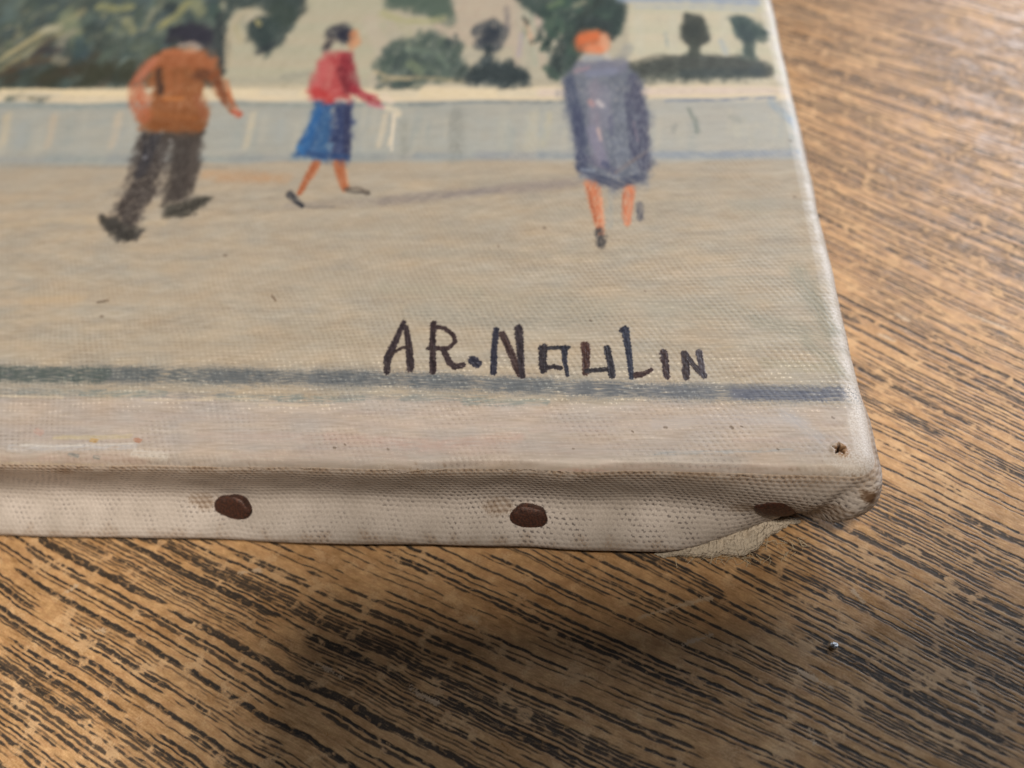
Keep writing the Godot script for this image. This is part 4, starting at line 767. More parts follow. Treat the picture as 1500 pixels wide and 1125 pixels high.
	stroke([-41.9, -126.9, -41.5, -121.7], 1.52, 1.52, 1.90, 222, 166, 136, 0.85, 0.65, 0.50, 10)
	stroke([-45.2, -122.1, -42.8, -121.2], 1.35, 1.35, 1.88, 220, 140, 104, 0.80, 0.65, 0.50, 10)
	stroke([-46.4, -117.8, -42.4, -117.4], 1.16, 1.16, 1.86, 156, 162, 174, 0.90, 0.80, 0.50, 10)
	stroke([-41.1, -118.5, -40.5, -117.2], 0.99, 0.99, 1.87, 200, 194, 192, 0.70, 0.65, 0.50, 10)
	# grey shadow stripe and pinkish pavement
	stroke([-157.7, -19.1, -139.6, -19.0, -122.0, -18.9], 3.02, 3.02, 1.18, 108, 114, 118, 0.62, 0.95, 0.80, 8)
	stroke([-156.4, -19.3, -139.6, -19.2, -123.4, -19.1], 1.79, 1.79, 1.18, 92, 98, 102, 0.78, 0.55, 0.90, 10)
	stroke([-132.7, -19.0, -116.6, -18.7, -101.0, -18.4], 2.89, 2.89, 1.21, 109, 115, 119, 0.62, 0.95, 0.80, 8)
	stroke([-131.4, -19.1, -116.7, -18.8, -102.3, -18.5], 1.71, 1.71, 1.21, 93, 99, 103, 0.78, 0.55, 0.90, 10)
	stroke([-111.3, -18.4, -95.9, -18.2, -80.9, -18.0], 2.78, 2.78, 1.23, 111, 116, 121, 0.62, 0.95, 0.80, 8)
	stroke([-110.0, -18.6, -95.9, -18.3, -82.2, -18.1], 1.64, 1.64, 1.23, 95, 100, 105, 0.78, 0.55, 0.90, 10)
	stroke([-90.8, -18.0, -77.2, -17.6, -63.9, -17.1], 2.67, 2.67, 1.25, 112, 117, 123, 0.62, 0.95, 0.80, 8)
	stroke([-89.6, -18.2, -77.2, -17.7, -65.1, -17.3], 1.58, 1.58, 1.25, 96, 101, 107, 0.78, 0.55, 0.90, 10)
	stroke([-73.5, -17.2, -61.5, -16.7, -49.9, -16.2], 2.58, 2.58, 1.26, 114, 119, 125, 0.62, 0.95, 0.80, 8)
	stroke([-72.3, -17.3, -61.5, -16.8, -51.1, -16.4], 1.53, 1.53, 1.26, 98, 103, 109, 0.78, 0.55, 0.90, 10)
	stroke([-59.1, -16.2, -47.6, -15.8, -36.4, -15.3], 2.50, 2.50, 1.27, 115, 120, 126, 0.62, 0.95, 0.80, 8)
	stroke([-58.0, -16.4, -47.6, -15.9, -37.5, -15.5], 1.48, 1.48, 1.27, 99, 104, 110, 0.78, 0.55, 0.90, 10)
	stroke([-45.3, -15.3, -34.2, -15.1, -23.3, -14.9], 2.43, 2.43, 1.29, 117, 121, 128, 0.62, 0.95, 0.80, 8)
	stroke([-44.2, -15.5, -34.2, -15.2, -24.3, -15.0], 1.43, 1.43, 1.29, 101, 105, 112, 0.78, 0.55, 0.90, 10)
	stroke([-32.0, -14.9, -21.1, -14.7, -10.5, -14.6], 2.36, 2.36, 1.30, 118, 122, 130, 0.62, 0.95, 0.80, 8)
	stroke([-30.9, -15.0, -21.1, -14.9, -11.6, -14.7], 1.39, 1.39, 1.30, 102, 106, 114, 0.78, 0.55, 0.90, 10)
	stroke([-19.0, -14.6, -8.7, -14.4, 1.4, -14.3], 2.29, 2.29, 1.32, 120, 124, 132, 0.62, 0.95, 0.80, 8)
	stroke([-17.9, -14.7, -8.7, -14.6, 0.4, -14.4], 1.36, 1.36, 1.32, 104, 108, 116, 0.78, 0.55, 0.90, 10)
	stroke([-153.6, -19.4, -143.7, -19.0, -131.4, -19.0], 1.94, 1.94, 1.18, 86, 96, 94, 0.80, 0.40, 0.70, 10)
	stroke([-19.0, -14.7, -10.6, -14.4, -3.1, -14.4], 1.36, 1.36, 1.31, 98, 102, 118, 0.85, 0.50, 0.50, 10)
	stroke([-26.4, -16.4, -17.8, -15.9, -6.2, -15.5], 0.53, 0.53, 1.31, 130, 128, 126, 0.60, 0.45, 0.50, 10)
	stroke([-158.4, -15.2, -150.0, -15.1, -141.8, -15.2], 0.97, 0.97, 1.15, 138, 138, 138, 0.55, 0.60, 0.90, 10)
	stroke([-145.9, -15.0, -137.6, -14.9, -129.7, -15.0], 0.94, 0.94, 1.16, 132, 138, 138, 0.55, 0.60, 0.90, 10)
	stroke([-133.6, -14.7, -125.5, -14.6, -117.8, -14.7], 0.92, 0.92, 1.17, 126, 138, 138, 0.55, 0.60, 0.90, 10)
	stroke([-120.2, -14.4, -112.4, -14.2, -104.9, -14.4], 0.90, 0.90, 1.19, 138, 138, 138, 0.55, 0.60, 0.90, 10)
	stroke([-107.3, -13.9, -99.7, -13.8, -92.3, -13.9], 0.87, 0.87, 1.20, 132, 138, 138, 0.55, 0.60, 0.90, 10)
	stroke([-95.9, -13.5, -88.4, -13.3, -81.2, -13.5], 0.85, 0.85, 1.21, 126, 138, 138, 0.55, 0.60, 0.90, 10)
	stroke([-84.9, -13.9, -77.7, -13.8, -70.6, -13.9], 0.84, 0.84, 1.22, 138, 138, 138, 0.55, 0.60, 0.90, 10)
	stroke([-74.1, -13.6, -67.0, -13.5, -60.0, -13.6], 0.82, 0.82, 1.24, 132, 138, 138, 0.55, 0.60, 0.90, 10)
	stroke([-63.4, -12.8, -56.5, -12.6, -49.7, -12.8], 0.80, 0.80, 1.24, 126, 138, 138, 0.55, 0.60, 0.90, 10)
	stroke([-150.8, -14.0, -137.1, -13.8], 0.34, 0.34, 1.15, 206, 192, 172, 0.70, 0.50, 0.90, 22)
	stroke([-121.1, -13.3, -108.3, -13.2], 0.32, 0.32, 1.18, 206, 192, 172, 0.70, 0.50, 0.90, 22)
	stroke([-111.0, -13.6, -98.3, -13.5], 0.31, 0.31, 1.19, 206, 192, 172, 0.70, 0.50, 0.90, 22)
	stroke([-99.2, -12.2, -86.9, -12.0], 0.31, 0.31, 1.20, 206, 192, 172, 0.70, 0.50, 0.90, 22)
	stroke([-158.8, -8.0, -141.6, -7.9, -125.0, -8.1], 0.87, 0.87, 1.12, 178, 162, 149, 0.40, 0.90, 0.60, 8)
	stroke([-144.1, -6.7, -137.5, -6.6, -131.0, -6.6], 1.19, 1.19, 1.12, 176, 160, 152, 0.40, 0.90, 0.60, 8)
	stroke([-47.4, -3.9, -37.3, -3.9, -27.4, -4.0], 1.14, 1.14, 1.22, 169, 160, 155, 0.40, 0.90, 0.60, 8)
	stroke([-145.9, -0.8, -131.1, -0.8, -116.7, -1.0], 1.07, 1.07, 1.09, 181, 160, 151, 0.40, 0.90, 0.60, 8)
	stroke([-102.2, -9.7, -88.3, -9.7, -74.7, -9.6], 0.84, 0.84, 1.19, 178, 162, 149, 0.40, 0.90, 0.60, 8)
	stroke([-94.0, -2.6, -81.3, -2.6, -69.0, -2.7], 0.73, 0.73, 1.16, 179, 163, 155, 0.40, 0.90, 0.60, 8)
	stroke([-164.6, -6.8, -146.9, -6.7, -129.9, -6.9], 1.43, 1.43, 1.11, 178, 169, 164, 0.40, 0.90, 0.60, 8)
	stroke([-88.0, -3.3, -71.6, -3.6, -55.6, -3.5], 1.02, 1.02, 1.17, 182, 161, 152, 0.40, 0.90, 0.60, 8)
	stroke([-110.1, -1.8, -103.4, -2.0, -96.6, -1.9], 1.00, 1.00, 1.13, 188, 172, 159, 0.40, 0.90, 0.60, 8)
	stroke([-83.8, -10.5, -65.5, -10.4, -47.8, -10.4], 0.70, 0.70, 1.22, 177, 161, 153, 0.40, 0.90, 0.60, 8)
	stroke([-103.8, -3.0, -88.5, -3.3, -73.5, -3.2], 0.60, 0.60, 1.15, 172, 163, 158, 0.40, 0.90, 0.60, 8)
	stroke([-69.2, -2.7, -63.4, -2.7, -57.6, -2.7], 0.98, 0.98, 1.18, 191, 170, 161, 0.40, 0.90, 0.60, 8)
	stroke([-100.8, 0.2, -86.0, 0.0, -71.7, -0.0], 0.68, 0.68, 1.14, 177, 161, 148, 0.40, 0.90, 0.60, 8)
	stroke([-131.4, -8.0, -124.7, -8.0, -118.0, -7.9], 0.87, 0.87, 1.14, 178, 162, 154, 0.40, 0.90, 0.60, 8)
	stroke([-80.1, -6.8, -70.5, -6.9, -61.1, -6.7], 0.72, 0.72, 1.19, 174, 165, 160, 0.40, 0.90, 0.60, 8)
	stroke([-145.6, 0.1, -138.0, -0.2, -130.2, 0.0], 0.66, 0.66, 1.08, 183, 162, 153, 0.40, 0.90, 0.60, 8)
	stroke([-38.5, -4.0, -25.2, -4.2, -12.3, -4.2], 0.87, 0.87, 1.23, 183, 167, 154, 0.40, 0.90, 0.60, 8)
	stroke([-20.2, -8.4, -12.1, -8.5, -4.3, -8.4], 0.68, 0.68, 1.28, 176, 160, 152, 0.40, 0.90, 0.60, 8)
	stroke([-121.9, -9.3, -102.6, -9.6, -83.8, -9.3], 1.29, 1.29, 1.17, 171, 162, 157, 0.40, 0.90, 0.60, 8)
	stroke([-51.9, -7.1, -45.9, -7.4, -40.0, -7.0], 0.73, 0.73, 1.22, 188, 167, 158, 0.40, 0.90, 0.60, 8)
	stroke([-47.9, -8.3, -39.4, -8.4, -31.1, -8.2], 0.86, 0.86, 1.24, 180, 164, 151, 0.40, 0.90, 0.60, 8)
	stroke([-121.1, -9.5, -110.9, -9.7, -100.8, -9.5], 1.20, 1.20, 1.16, 184, 168, 160, 0.40, 0.90, 0.60, 8)
	stroke([-44.4, -8.3, -35.3, -8.5, -26.4, -8.2], 1.01, 1.01, 1.24, 167, 158, 153, 0.40, 0.90, 0.60, 8)
	stroke([-108.0, -5.6, -96.7, -5.7, -85.7, -5.7], 1.08, 1.08, 1.16, 186, 165, 156, 0.40, 0.90, 0.60, 8)
	stroke([-146.6, -8.3, -138.9, -8.5, -131.2, -8.2], 0.99, 0.99, 1.13, 184, 168, 155, 0.40, 0.90, 0.60, 8)
	stroke([-60.1, -8.1, -45.7, -8.1, -31.7, -8.2], 0.67, 0.67, 1.23, 185, 169, 161, 0.40, 0.90, 0.60, 8)
	stroke([-86.8, -1.3, -74.2, -1.7, -61.9, -1.5], 0.81, 0.81, 1.16, 175, 166, 161, 0.40, 0.90, 0.60, 8)
	stroke([-100.7, -1.6, -86.0, -1.6, -71.8, -1.8], 1.09, 1.09, 1.15, 180, 159, 150, 0.40, 0.90, 0.60, 8)
	stroke([-25.3, -3.6, -17.7, -3.7, -10.3, -3.7], 1.07, 1.07, 1.24, 180, 164, 151, 0.40, 0.90, 0.60, 8)
	stroke([-81.7, -8.2, -69.1, -8.1, -56.8, -8.2], 1.15, 1.15, 1.20, 184, 168, 160, 0.40, 0.90, 0.60, 8)
	stroke([-62.0, -7.5, -45.0, -7.5, -28.6, -7.5], 0.97, 0.97, 1.23, 179, 170, 165, 0.40, 0.90, 0.60, 8)
	stroke([-40.4, -0.8, -25.9, -0.7, -11.9, -1.0], 0.96, 0.96, 1.21, 191, 170, 161, 0.40, 0.90, 0.60, 8)
	stroke([-112.3, -7.9, -105.0, -8.1, -97.8, -7.9], 0.82, 0.82, 1.16, 188, 172, 159, 0.40, 0.90, 0.60, 8)
	stroke([-59.6, -4.0, -47.9, -4.1, -36.4, -4.1], 0.67, 0.67, 1.20, 184, 168, 160, 0.40, 0.90, 0.60, 8)
	stroke([-111.1, -0.9, -94.0, -1.1, -77.4, -1.2], 0.92, 0.92, 1.13, 179, 170, 165, 0.40, 0.90, 0.60, 8)
	stroke([-100.8, -4.8, -94.4, -5.2, -87.9, -4.8], 1.22, 1.22, 1.15, 180, 159, 150, 0.40, 0.90, 0.60, 8)
	stroke([-63.5, -5.4, -49.1, -5.4, -35.2, -5.5], 1.03, 1.03, 1.21, 178, 162, 149, 0.40, 0.90, 0.60, 8)
	stroke([-72.7, -1.0, -55.6, -1.4, -38.9, -1.2], 0.65, 0.65, 1.18, 184, 168, 160, 0.40, 0.90, 0.60, 8)
	stroke([-47.1, -9.8, -33.1, -10.1, -19.4, -9.8], 1.09, 1.09, 1.26, 167, 158, 153, 0.40, 0.90, 0.60, 8)
	stroke([-135.3, -1.0, -127.0, -1.4, -118.7, -1.1], 0.90, 0.90, 1.10, 180, 159, 150, 0.40, 0.90, 0.60, 8)
	stroke([-40.8, -10.2, -24.2, -10.2, -8.1, -10.2], 0.86, 0.86, 1.27, 181, 165, 152, 0.40, 0.90, 0.60, 8)
	stroke([-56.6, -2.7, -47.0, -2.7, -37.6, -2.8], 0.69, 0.69, 1.20, 182, 166, 158, 0.40, 0.90, 0.60, 8)
	stroke([-115.0, -4.9, -96.1, -5.1, -77.8, -5.1], 1.15, 1.15, 1.15, 175, 166, 161, 0.40, 0.90, 0.60, 8)
	stroke([-20.1, -5.4, -10.3, -5.6, -0.8, -5.4], 0.66, 0.66, 1.26, 185, 164, 155, 0.40, 0.90, 0.60, 8)
	stroke([-27.2, -2.7, -14.5, -2.8, -2.3, -2.8], 0.54, 0.54, 1.24, 182, 166, 153, 0.40, 0.90, 0.60, 8)
	stroke([-140.4, -5.0, -127.5, -4.8, -115.1, -5.1], 1.12, 1.12, 1.12, 184, 168, 160, 0.40, 0.90, 0.60, 8)
	stroke([-32.1, -8.5, -21.5, -9.6, -9.2, -9.1], 1.36, 1.36, 1.27, 178, 172, 172, 0.50, 0.80, 0.50, 10)
	stroke([-12.1, -10.4, -7.6, -6.0], 1.42, 1.42, 1.28, 172, 172, 178, 0.50, 0.80, 0.50, 10)
	stroke([-85.4, -5.4, -66.8, -4.2, -53.7, -5.7], 1.35, 1.35, 1.19, 186, 158, 148, 0.50, 0.80, 0.50, 10)
	stroke([-101.4, 0.4, -86.3, 0.5, -68.3, 0.7], 0.68, 0.68, 1.13, 196, 152, 142, 0.60, 0.70, 0.50, 10)
	stroke([-46.9, -0.1, -32.3, -0.0], 0.52, 0.52, 1.19, 200, 160, 148, 0.50, 0.70, 0.50, 10)
	stroke([-32.3, -2.8, -24.0, -3.1, -11.9, -3.7], 0.41, 0.41, 1.23, 158, 164, 168, 0.50, 0.70, 0.90, 10)
	stroke([-141.8, -2.8, -133.3, -2.8, -119.0, -3.3], 1.01, 1.01, 1.10, 188, 185, 186, 0.80, 0.80, 0.70, 26)
	stroke([-140.3, -3.4, -134.8, -3.2, -128.5, -3.4], 0.33, 0.33, 1.10, 214, 208, 200, 0.75, 0.90, 0.70, 60)
	stroke([-127.8, -3.4, -123.6, -3.6, -119.5, -3.9], 0.30, 0.30, 1.12, 210, 204, 196, 0.70, 0.90, 0.70, 50)
	stroke([-118.5, -2.1, -112.9, -1.6], 0.85, 0.85, 1.11, 206, 200, 194, 0.75, 0.60, 0.50, 24)
	stroke([-130.3, -1.7, -128.7, -1.4], 0.38, 0.38, 1.10, 128, 132, 132, 0.70, 0.45, 0.50, 10)
	stroke([-125.6, -1.3, -124.8, -1.2], 0.37, 0.37, 1.10, 128, 132, 130, 0.70, 0.45, 0.50, 10)
	stroke([-134.4, -5.0, -125.5, -5.1, -120.6, -5.4], 0.63, 0.63, 1.12, 196, 182, 144, 0.55, 0.70, 0.50, 10)
	stroke([-127.3, -4.6, -126.4, -4.4], 0.50, 0.50, 1.12, 190, 152, 92, 0.70, 0.45, 0.50, 10)
	stroke([-119.3, -4.7, -118.4, -4.4], 0.50, 0.50, 1.13, 168, 116, 92, 0.70, 0.45, 0.50, 10)
	stroke([-138.7, -6.4, -137.4, -5.9], 0.65, 0.65, 1.11, 190, 152, 140, 0.50, 0.45, 0.50, 10)
	stroke([-144.4, 0.2, -139.5, 0.2], 0.83, 0.83, 1.08, 206, 190, 164, 0.75, 0.50, 0.60, 20)
	stroke([-141.1, 0.2, -136.2, 0.3], 0.82, 0.82, 1.08, 214, 196, 168, 0.75, 0.50, 0.60, 20)
	stroke([-137.7, 0.2, -132.9, 0.3], 0.82, 0.82, 1.08, 200, 182, 160, 0.75, 0.50, 0.60, 20)
	stroke([-134.4, 0.3, -129.6, 0.3], 0.81, 0.81, 1.09, 206, 190, 164, 0.75, 0.50, 0.60, 20)
	stroke([-131.1, 0.3, -126.4, 0.4], 0.81, 0.81, 1.09, 214, 196, 168, 0.75, 0.50, 0.60, 20)
	stroke([-127.9, 0.4, -123.1, 0.4], 0.80, 0.80, 1.09, 200, 182, 160, 0.75, 0.50, 0.60, 20)
	stroke([-124.6, 0.4, -119.9, 0.5], 0.80, 0.80, 1.10, 206, 190, 164, 0.75, 0.50, 0.60, 20)
	stroke([-121.4, 0.4, -116.7, 0.5], 0.79, 0.79, 1.10, 214, 196, 168, 0.75, 0.50, 0.60, 20)
	stroke([-118.2, 0.5, -113.6, 0.5], 0.79, 0.79, 1.10, 200, 182, 160, 0.75, 0.50, 0.60, 20)
	stroke([-115.0, 0.5, -110.4, 0.6], 0.78, 0.78, 1.10, 206, 190, 164, 0.75, 0.50, 0.60, 20)
	stroke([-111.9, 0.5, -107.3, 0.6], 0.78, 0.78, 1.11, 214, 196, 168, 0.75, 0.50, 0.60, 20)
	stroke([-108.8, 0.6, -104.2, 0.7], 0.77, 0.77, 1.11, 200, 182, 160, 0.75, 0.50, 0.60, 20)
	stroke([-105.6, 0.6, -101.1, 0.7], 0.77, 0.77, 1.11, 206, 190, 164, 0.75, 0.50, 0.60, 20)
	stroke([-102.5, 0.7, -98.1, 0.7], 0.76, 0.76, 1.12, 214, 196, 168, 0.75, 0.50, 0.60, 20)
	stroke([-110.8, 0.8, -104.7, 1.2], 0.59, 0.59, 1.11, 206, 192, 146, 0.55, 0.45, 0.50, 10)
	# signature in dark paint
	stroke([-76.9, -31.0, -77.6, -26.7, -78.3, -22.6], 0.55, 0.92, 1.30, 44, 34, 40, 0.98, 0.22, 0.06, 34)
	stroke([-78.4, -22.6, -77.9, -19.4], 0.78, 0.66, 1.26, 46, 38, 42, 0.98, 0.22, 0.06, 34)
	stroke([-76.3, -29.8, -75.0, -25.5, -73.8, -20.1], 0.55, 0.79, 1.29, 46, 36, 40, 0.98, 0.22, 0.06, 34)
	stroke([-77.9, -23.3, -76.3, -24.8, -74.7, -25.3], 0.36, 0.36, 1.29, 52, 40, 40, 0.98, 0.22, 0.06, 34)
	stroke([-71.3, -30.6, -70.7, -25.4, -69.7, -19.4], 0.66, 0.66, 1.30, 42, 30, 34, 0.98, 0.22, 0.06, 34)
	stroke([-71.0, -29.9, -69.1, -29.5, -67.2, -27.8, -66.7, -26.2, -67.7, -24.7, -71.1, -24.7], 0.45, 0.45, 1.31, 48, 34, 36, 0.98, 0.22, 0.06, 34)
	stroke([-71.5, -24.7, -70.3, -24.6], 0.36, 0.36, 1.29, 50, 40, 40, 0.98, 0.22, 0.06, 34)
	stroke([-68.4, -24.1, -67.1, -21.4, -66.0, -20.4, -64.6, -20.8], 0.59, 0.59, 1.28, 46, 34, 38, 0.98, 0.22, 0.06, 34)
	stroke([-63.2, -22.0, -62.1, -21.1], 0.82, 0.82, 1.29, 34, 34, 50, 0.98, 0.22, 0.06, 34)
	stroke([-59.6, -28.9, -59.5, -24.1, -59.1, -19.2], 0.64, 0.64, 1.30, 34, 34, 50, 0.98, 0.22, 0.06, 34)
	stroke([-58.4, -27.9, -56.5, -23.5, -54.5, -18.8], 0.70, 0.70, 1.30, 54, 38, 38, 0.98, 0.22, 0.06, 34)
	stroke([-55.6, -29.2, -54.9, -24.1, -54.1, -18.4], 0.87, 0.58, 1.31, 42, 34, 40, 0.98, 0.22, 0.06, 34)
	stroke([-51.5, -24.5, -49.1, -24.6, -46.5, -24.6], 0.40, 0.40, 1.32, 32, 32, 40, 0.98, 0.22, 0.06, 34)
	stroke([-50.9, -24.5, -50.9, -22.3, -50.6, -19.7], 0.86, 0.74, 1.31, 40, 34, 40, 0.98, 0.22, 0.06, 34)
	stroke([-50.6, -19.9, -48.8, -20.4, -47.7, -20.0], 0.45, 0.45, 1.30, 38, 32, 38, 0.98, 0.22, 0.06, 34)
	stroke([-47.2, -24.5, -47.1, -21.7, -46.4, -18.4], 0.62, 0.34, 1.31, 32, 33, 48, 0.98, 0.22, 0.06, 34)
	stroke([-43.6, -24.5, -43.4, -22.2, -43.4, -19.1], 0.84, 0.67, 1.31, 62, 40, 36, 0.98, 0.22, 0.06, 34)
	stroke([-43.7, -25.0, -43.5, -24.2], 0.80, 0.80, 1.33, 70, 44, 38, 0.98, 0.22, 0.06, 34)
	stroke([-43.3, -19.3, -41.5, -19.5, -40.0, -19.6], 0.44, 0.44, 1.30, 38, 34, 40, 0.98, 0.22, 0.06, 34)
	stroke([-39.9, -24.3, -39.4, -21.6, -39.0, -18.4], 0.67, 0.67, 1.32, 34, 32, 42, 0.98, 0.22, 0.06, 34)
	stroke([-37.5, -28.5, -36.8, -29.1], 0.46, 0.46, 1.36, 40, 38, 48, 0.98, 0.22, 0.06, 34)
	stroke([-36.8, -28.6, -36.2, -23.3, -35.8, -17.9], 0.78, 0.45, 1.33, 32, 36, 54, 0.98, 0.22, 0.06, 34)
	stroke([-35.0, -18.4, -33.9, -18.6, -32.5, -19.5], 0.60, 0.38, 1.31, 54, 36, 36, 0.98, 0.22, 0.06, 34)
	stroke([-30.4, -23.3, -30.2, -21.0, -30.0, -18.2], 0.76, 0.60, 1.32, 50, 36, 40, 0.98, 0.22, 0.06, 34)
	stroke([-26.9, -23.0, -26.8, -20.4, -26.9, -18.1], 0.70, 0.70, 1.33, 50, 40, 44, 0.98, 0.22, 0.06, 34)
	stroke([-26.6, -22.9, -25.5, -20.4, -24.0, -18.3], 0.43, 0.59, 1.33, 54, 46, 50, 0.98, 0.22, 0.06, 34)
	stroke([-24.5, -23.3, -24.3, -21.0, -24.1, -18.4], 0.65, 0.48, 1.33, 64, 58, 66, 0.98, 0.22, 0.06, 34)
	# stray dark specks in the paint
	stroke([-4.2, -63.1, -3.9, -62.9], 0.31, 0.31, 1.62, 104, 90, 78, 0.70, 0.80, 0.20, 14)
	stroke([-52.7, -56.0, -52.4, -55.7], 0.33, 0.33, 1.50, 104, 90, 78, 0.70, 0.80, 0.20, 14)
	stroke([-74.9, -3.2, -74.7, -3.1], 0.23, 0.23, 1.17, 104, 90, 78, 0.70, 0.60, 0.20, 14)
	stroke([-20.5, -7.9, -20.3, -7.7], 0.29, 0.29, 1.26, 104, 90, 78, 0.70, 0.60, 0.20, 14)
	stroke([-19.0, -8.0, -18.8, -7.9], 0.17, 0.17, 1.26, 104, 90, 78, 0.70, 0.60, 0.20, 14)
	stroke([-30.7, -7.8, -30.4, -7.7], 0.25, 0.25, 1.25, 104, 90, 78, 0.70, 0.60, 0.20, 14)
	stroke([-35.8, -7.0, -35.6, -6.8], 0.17, 0.17, 1.24, 104, 90, 78, 0.70, 0.60, 0.20, 14)
	stroke([-5.1, -9.8, -4.9, -9.6], 0.24, 0.24, 1.29, 104, 90, 78, 0.70, 0.60, 0.20, 14)
	stroke([-2.7, -81.2, -2.5, -80.9], 0.33, 0.33, 1.73, 104, 90, 78, 0.70, 0.80, 0.20, 14)
	stroke([-138.1, -33.8, -137.7, -33.6], 0.35, 0.35, 1.26, 104, 90, 78, 0.70, 0.60, 0.20, 14)
	stroke([-43.0, -31.0, -42.8, -30.8], 0.24, 0.24, 1.37, 104, 90, 78, 0.70, 0.60, 0.20, 14)
	stroke([-117.7, -50.3, -117.3, -50.1], 0.36, 0.36, 1.38, 104, 90, 78, 0.70, 0.60, 0.20, 14)
	stroke([-61.4, -50.9, -61.1, -50.7], 0.22, 0.22, 1.46, 104, 90, 78, 0.70, 0.60, 0.20, 14)
	stroke([-82.3, -4.1, -82.0, -3.9], 0.18, 0.18, 1.16, 104, 90, 78, 0.70, 0.60, 0.20, 14)
	stroke([-33.3, -38.1, -33.1, -37.9], 0.19, 0.19, 1.42, 104, 90, 78, 0.70, 0.60, 0.20, 14)
	stroke([-14.0, -3.8, -13.8, -3.7], 0.16, 0.16, 1.24, 104, 90, 78, 0.70, 0.60, 0.20, 14)
	stroke([-45.0, -3.6, -44.8, -3.5], 0.17, 0.17, 1.20, 104, 90, 78, 0.70, 0.60, 0.20, 14)
	stroke([-83.9, -3.4, -83.6, -3.3], 0.28, 0.28, 1.16, 104, 90, 78, 0.70, 0.60, 0.20, 14)
	stroke([-140.4, -37.5, -138.3, -38.0], 0.27, 0.27, 1.28, 86, 70, 54, 0.80, 0.45, 0.50, 10)
	stroke([-104.3, -38.5, -103.1, -37.1], 0.25, 0.25, 1.33, 110, 92, 76, 0.70, 0.45, 0.50, 10)

# ------------------------------------------------------------------ bare cloth of the turned-over edge
func side_cloth(w: int, h: int, per_mm: float) -> Array:
	# u: millimetres along the edge, from -160 to beyond the corner; v: millimetres down the profile
	var laid := in_rows(h, side_rows.bind(w, per_mm))
	return [ImageTexture.create_from_image(Image.create_from_data(w, h, false, Image.FORMAT_RGB8, laid[0])), ImageTexture.create_from_image(Image.create_from_data(w, h, false, Image.FORMAT_L8, laid[1]))]

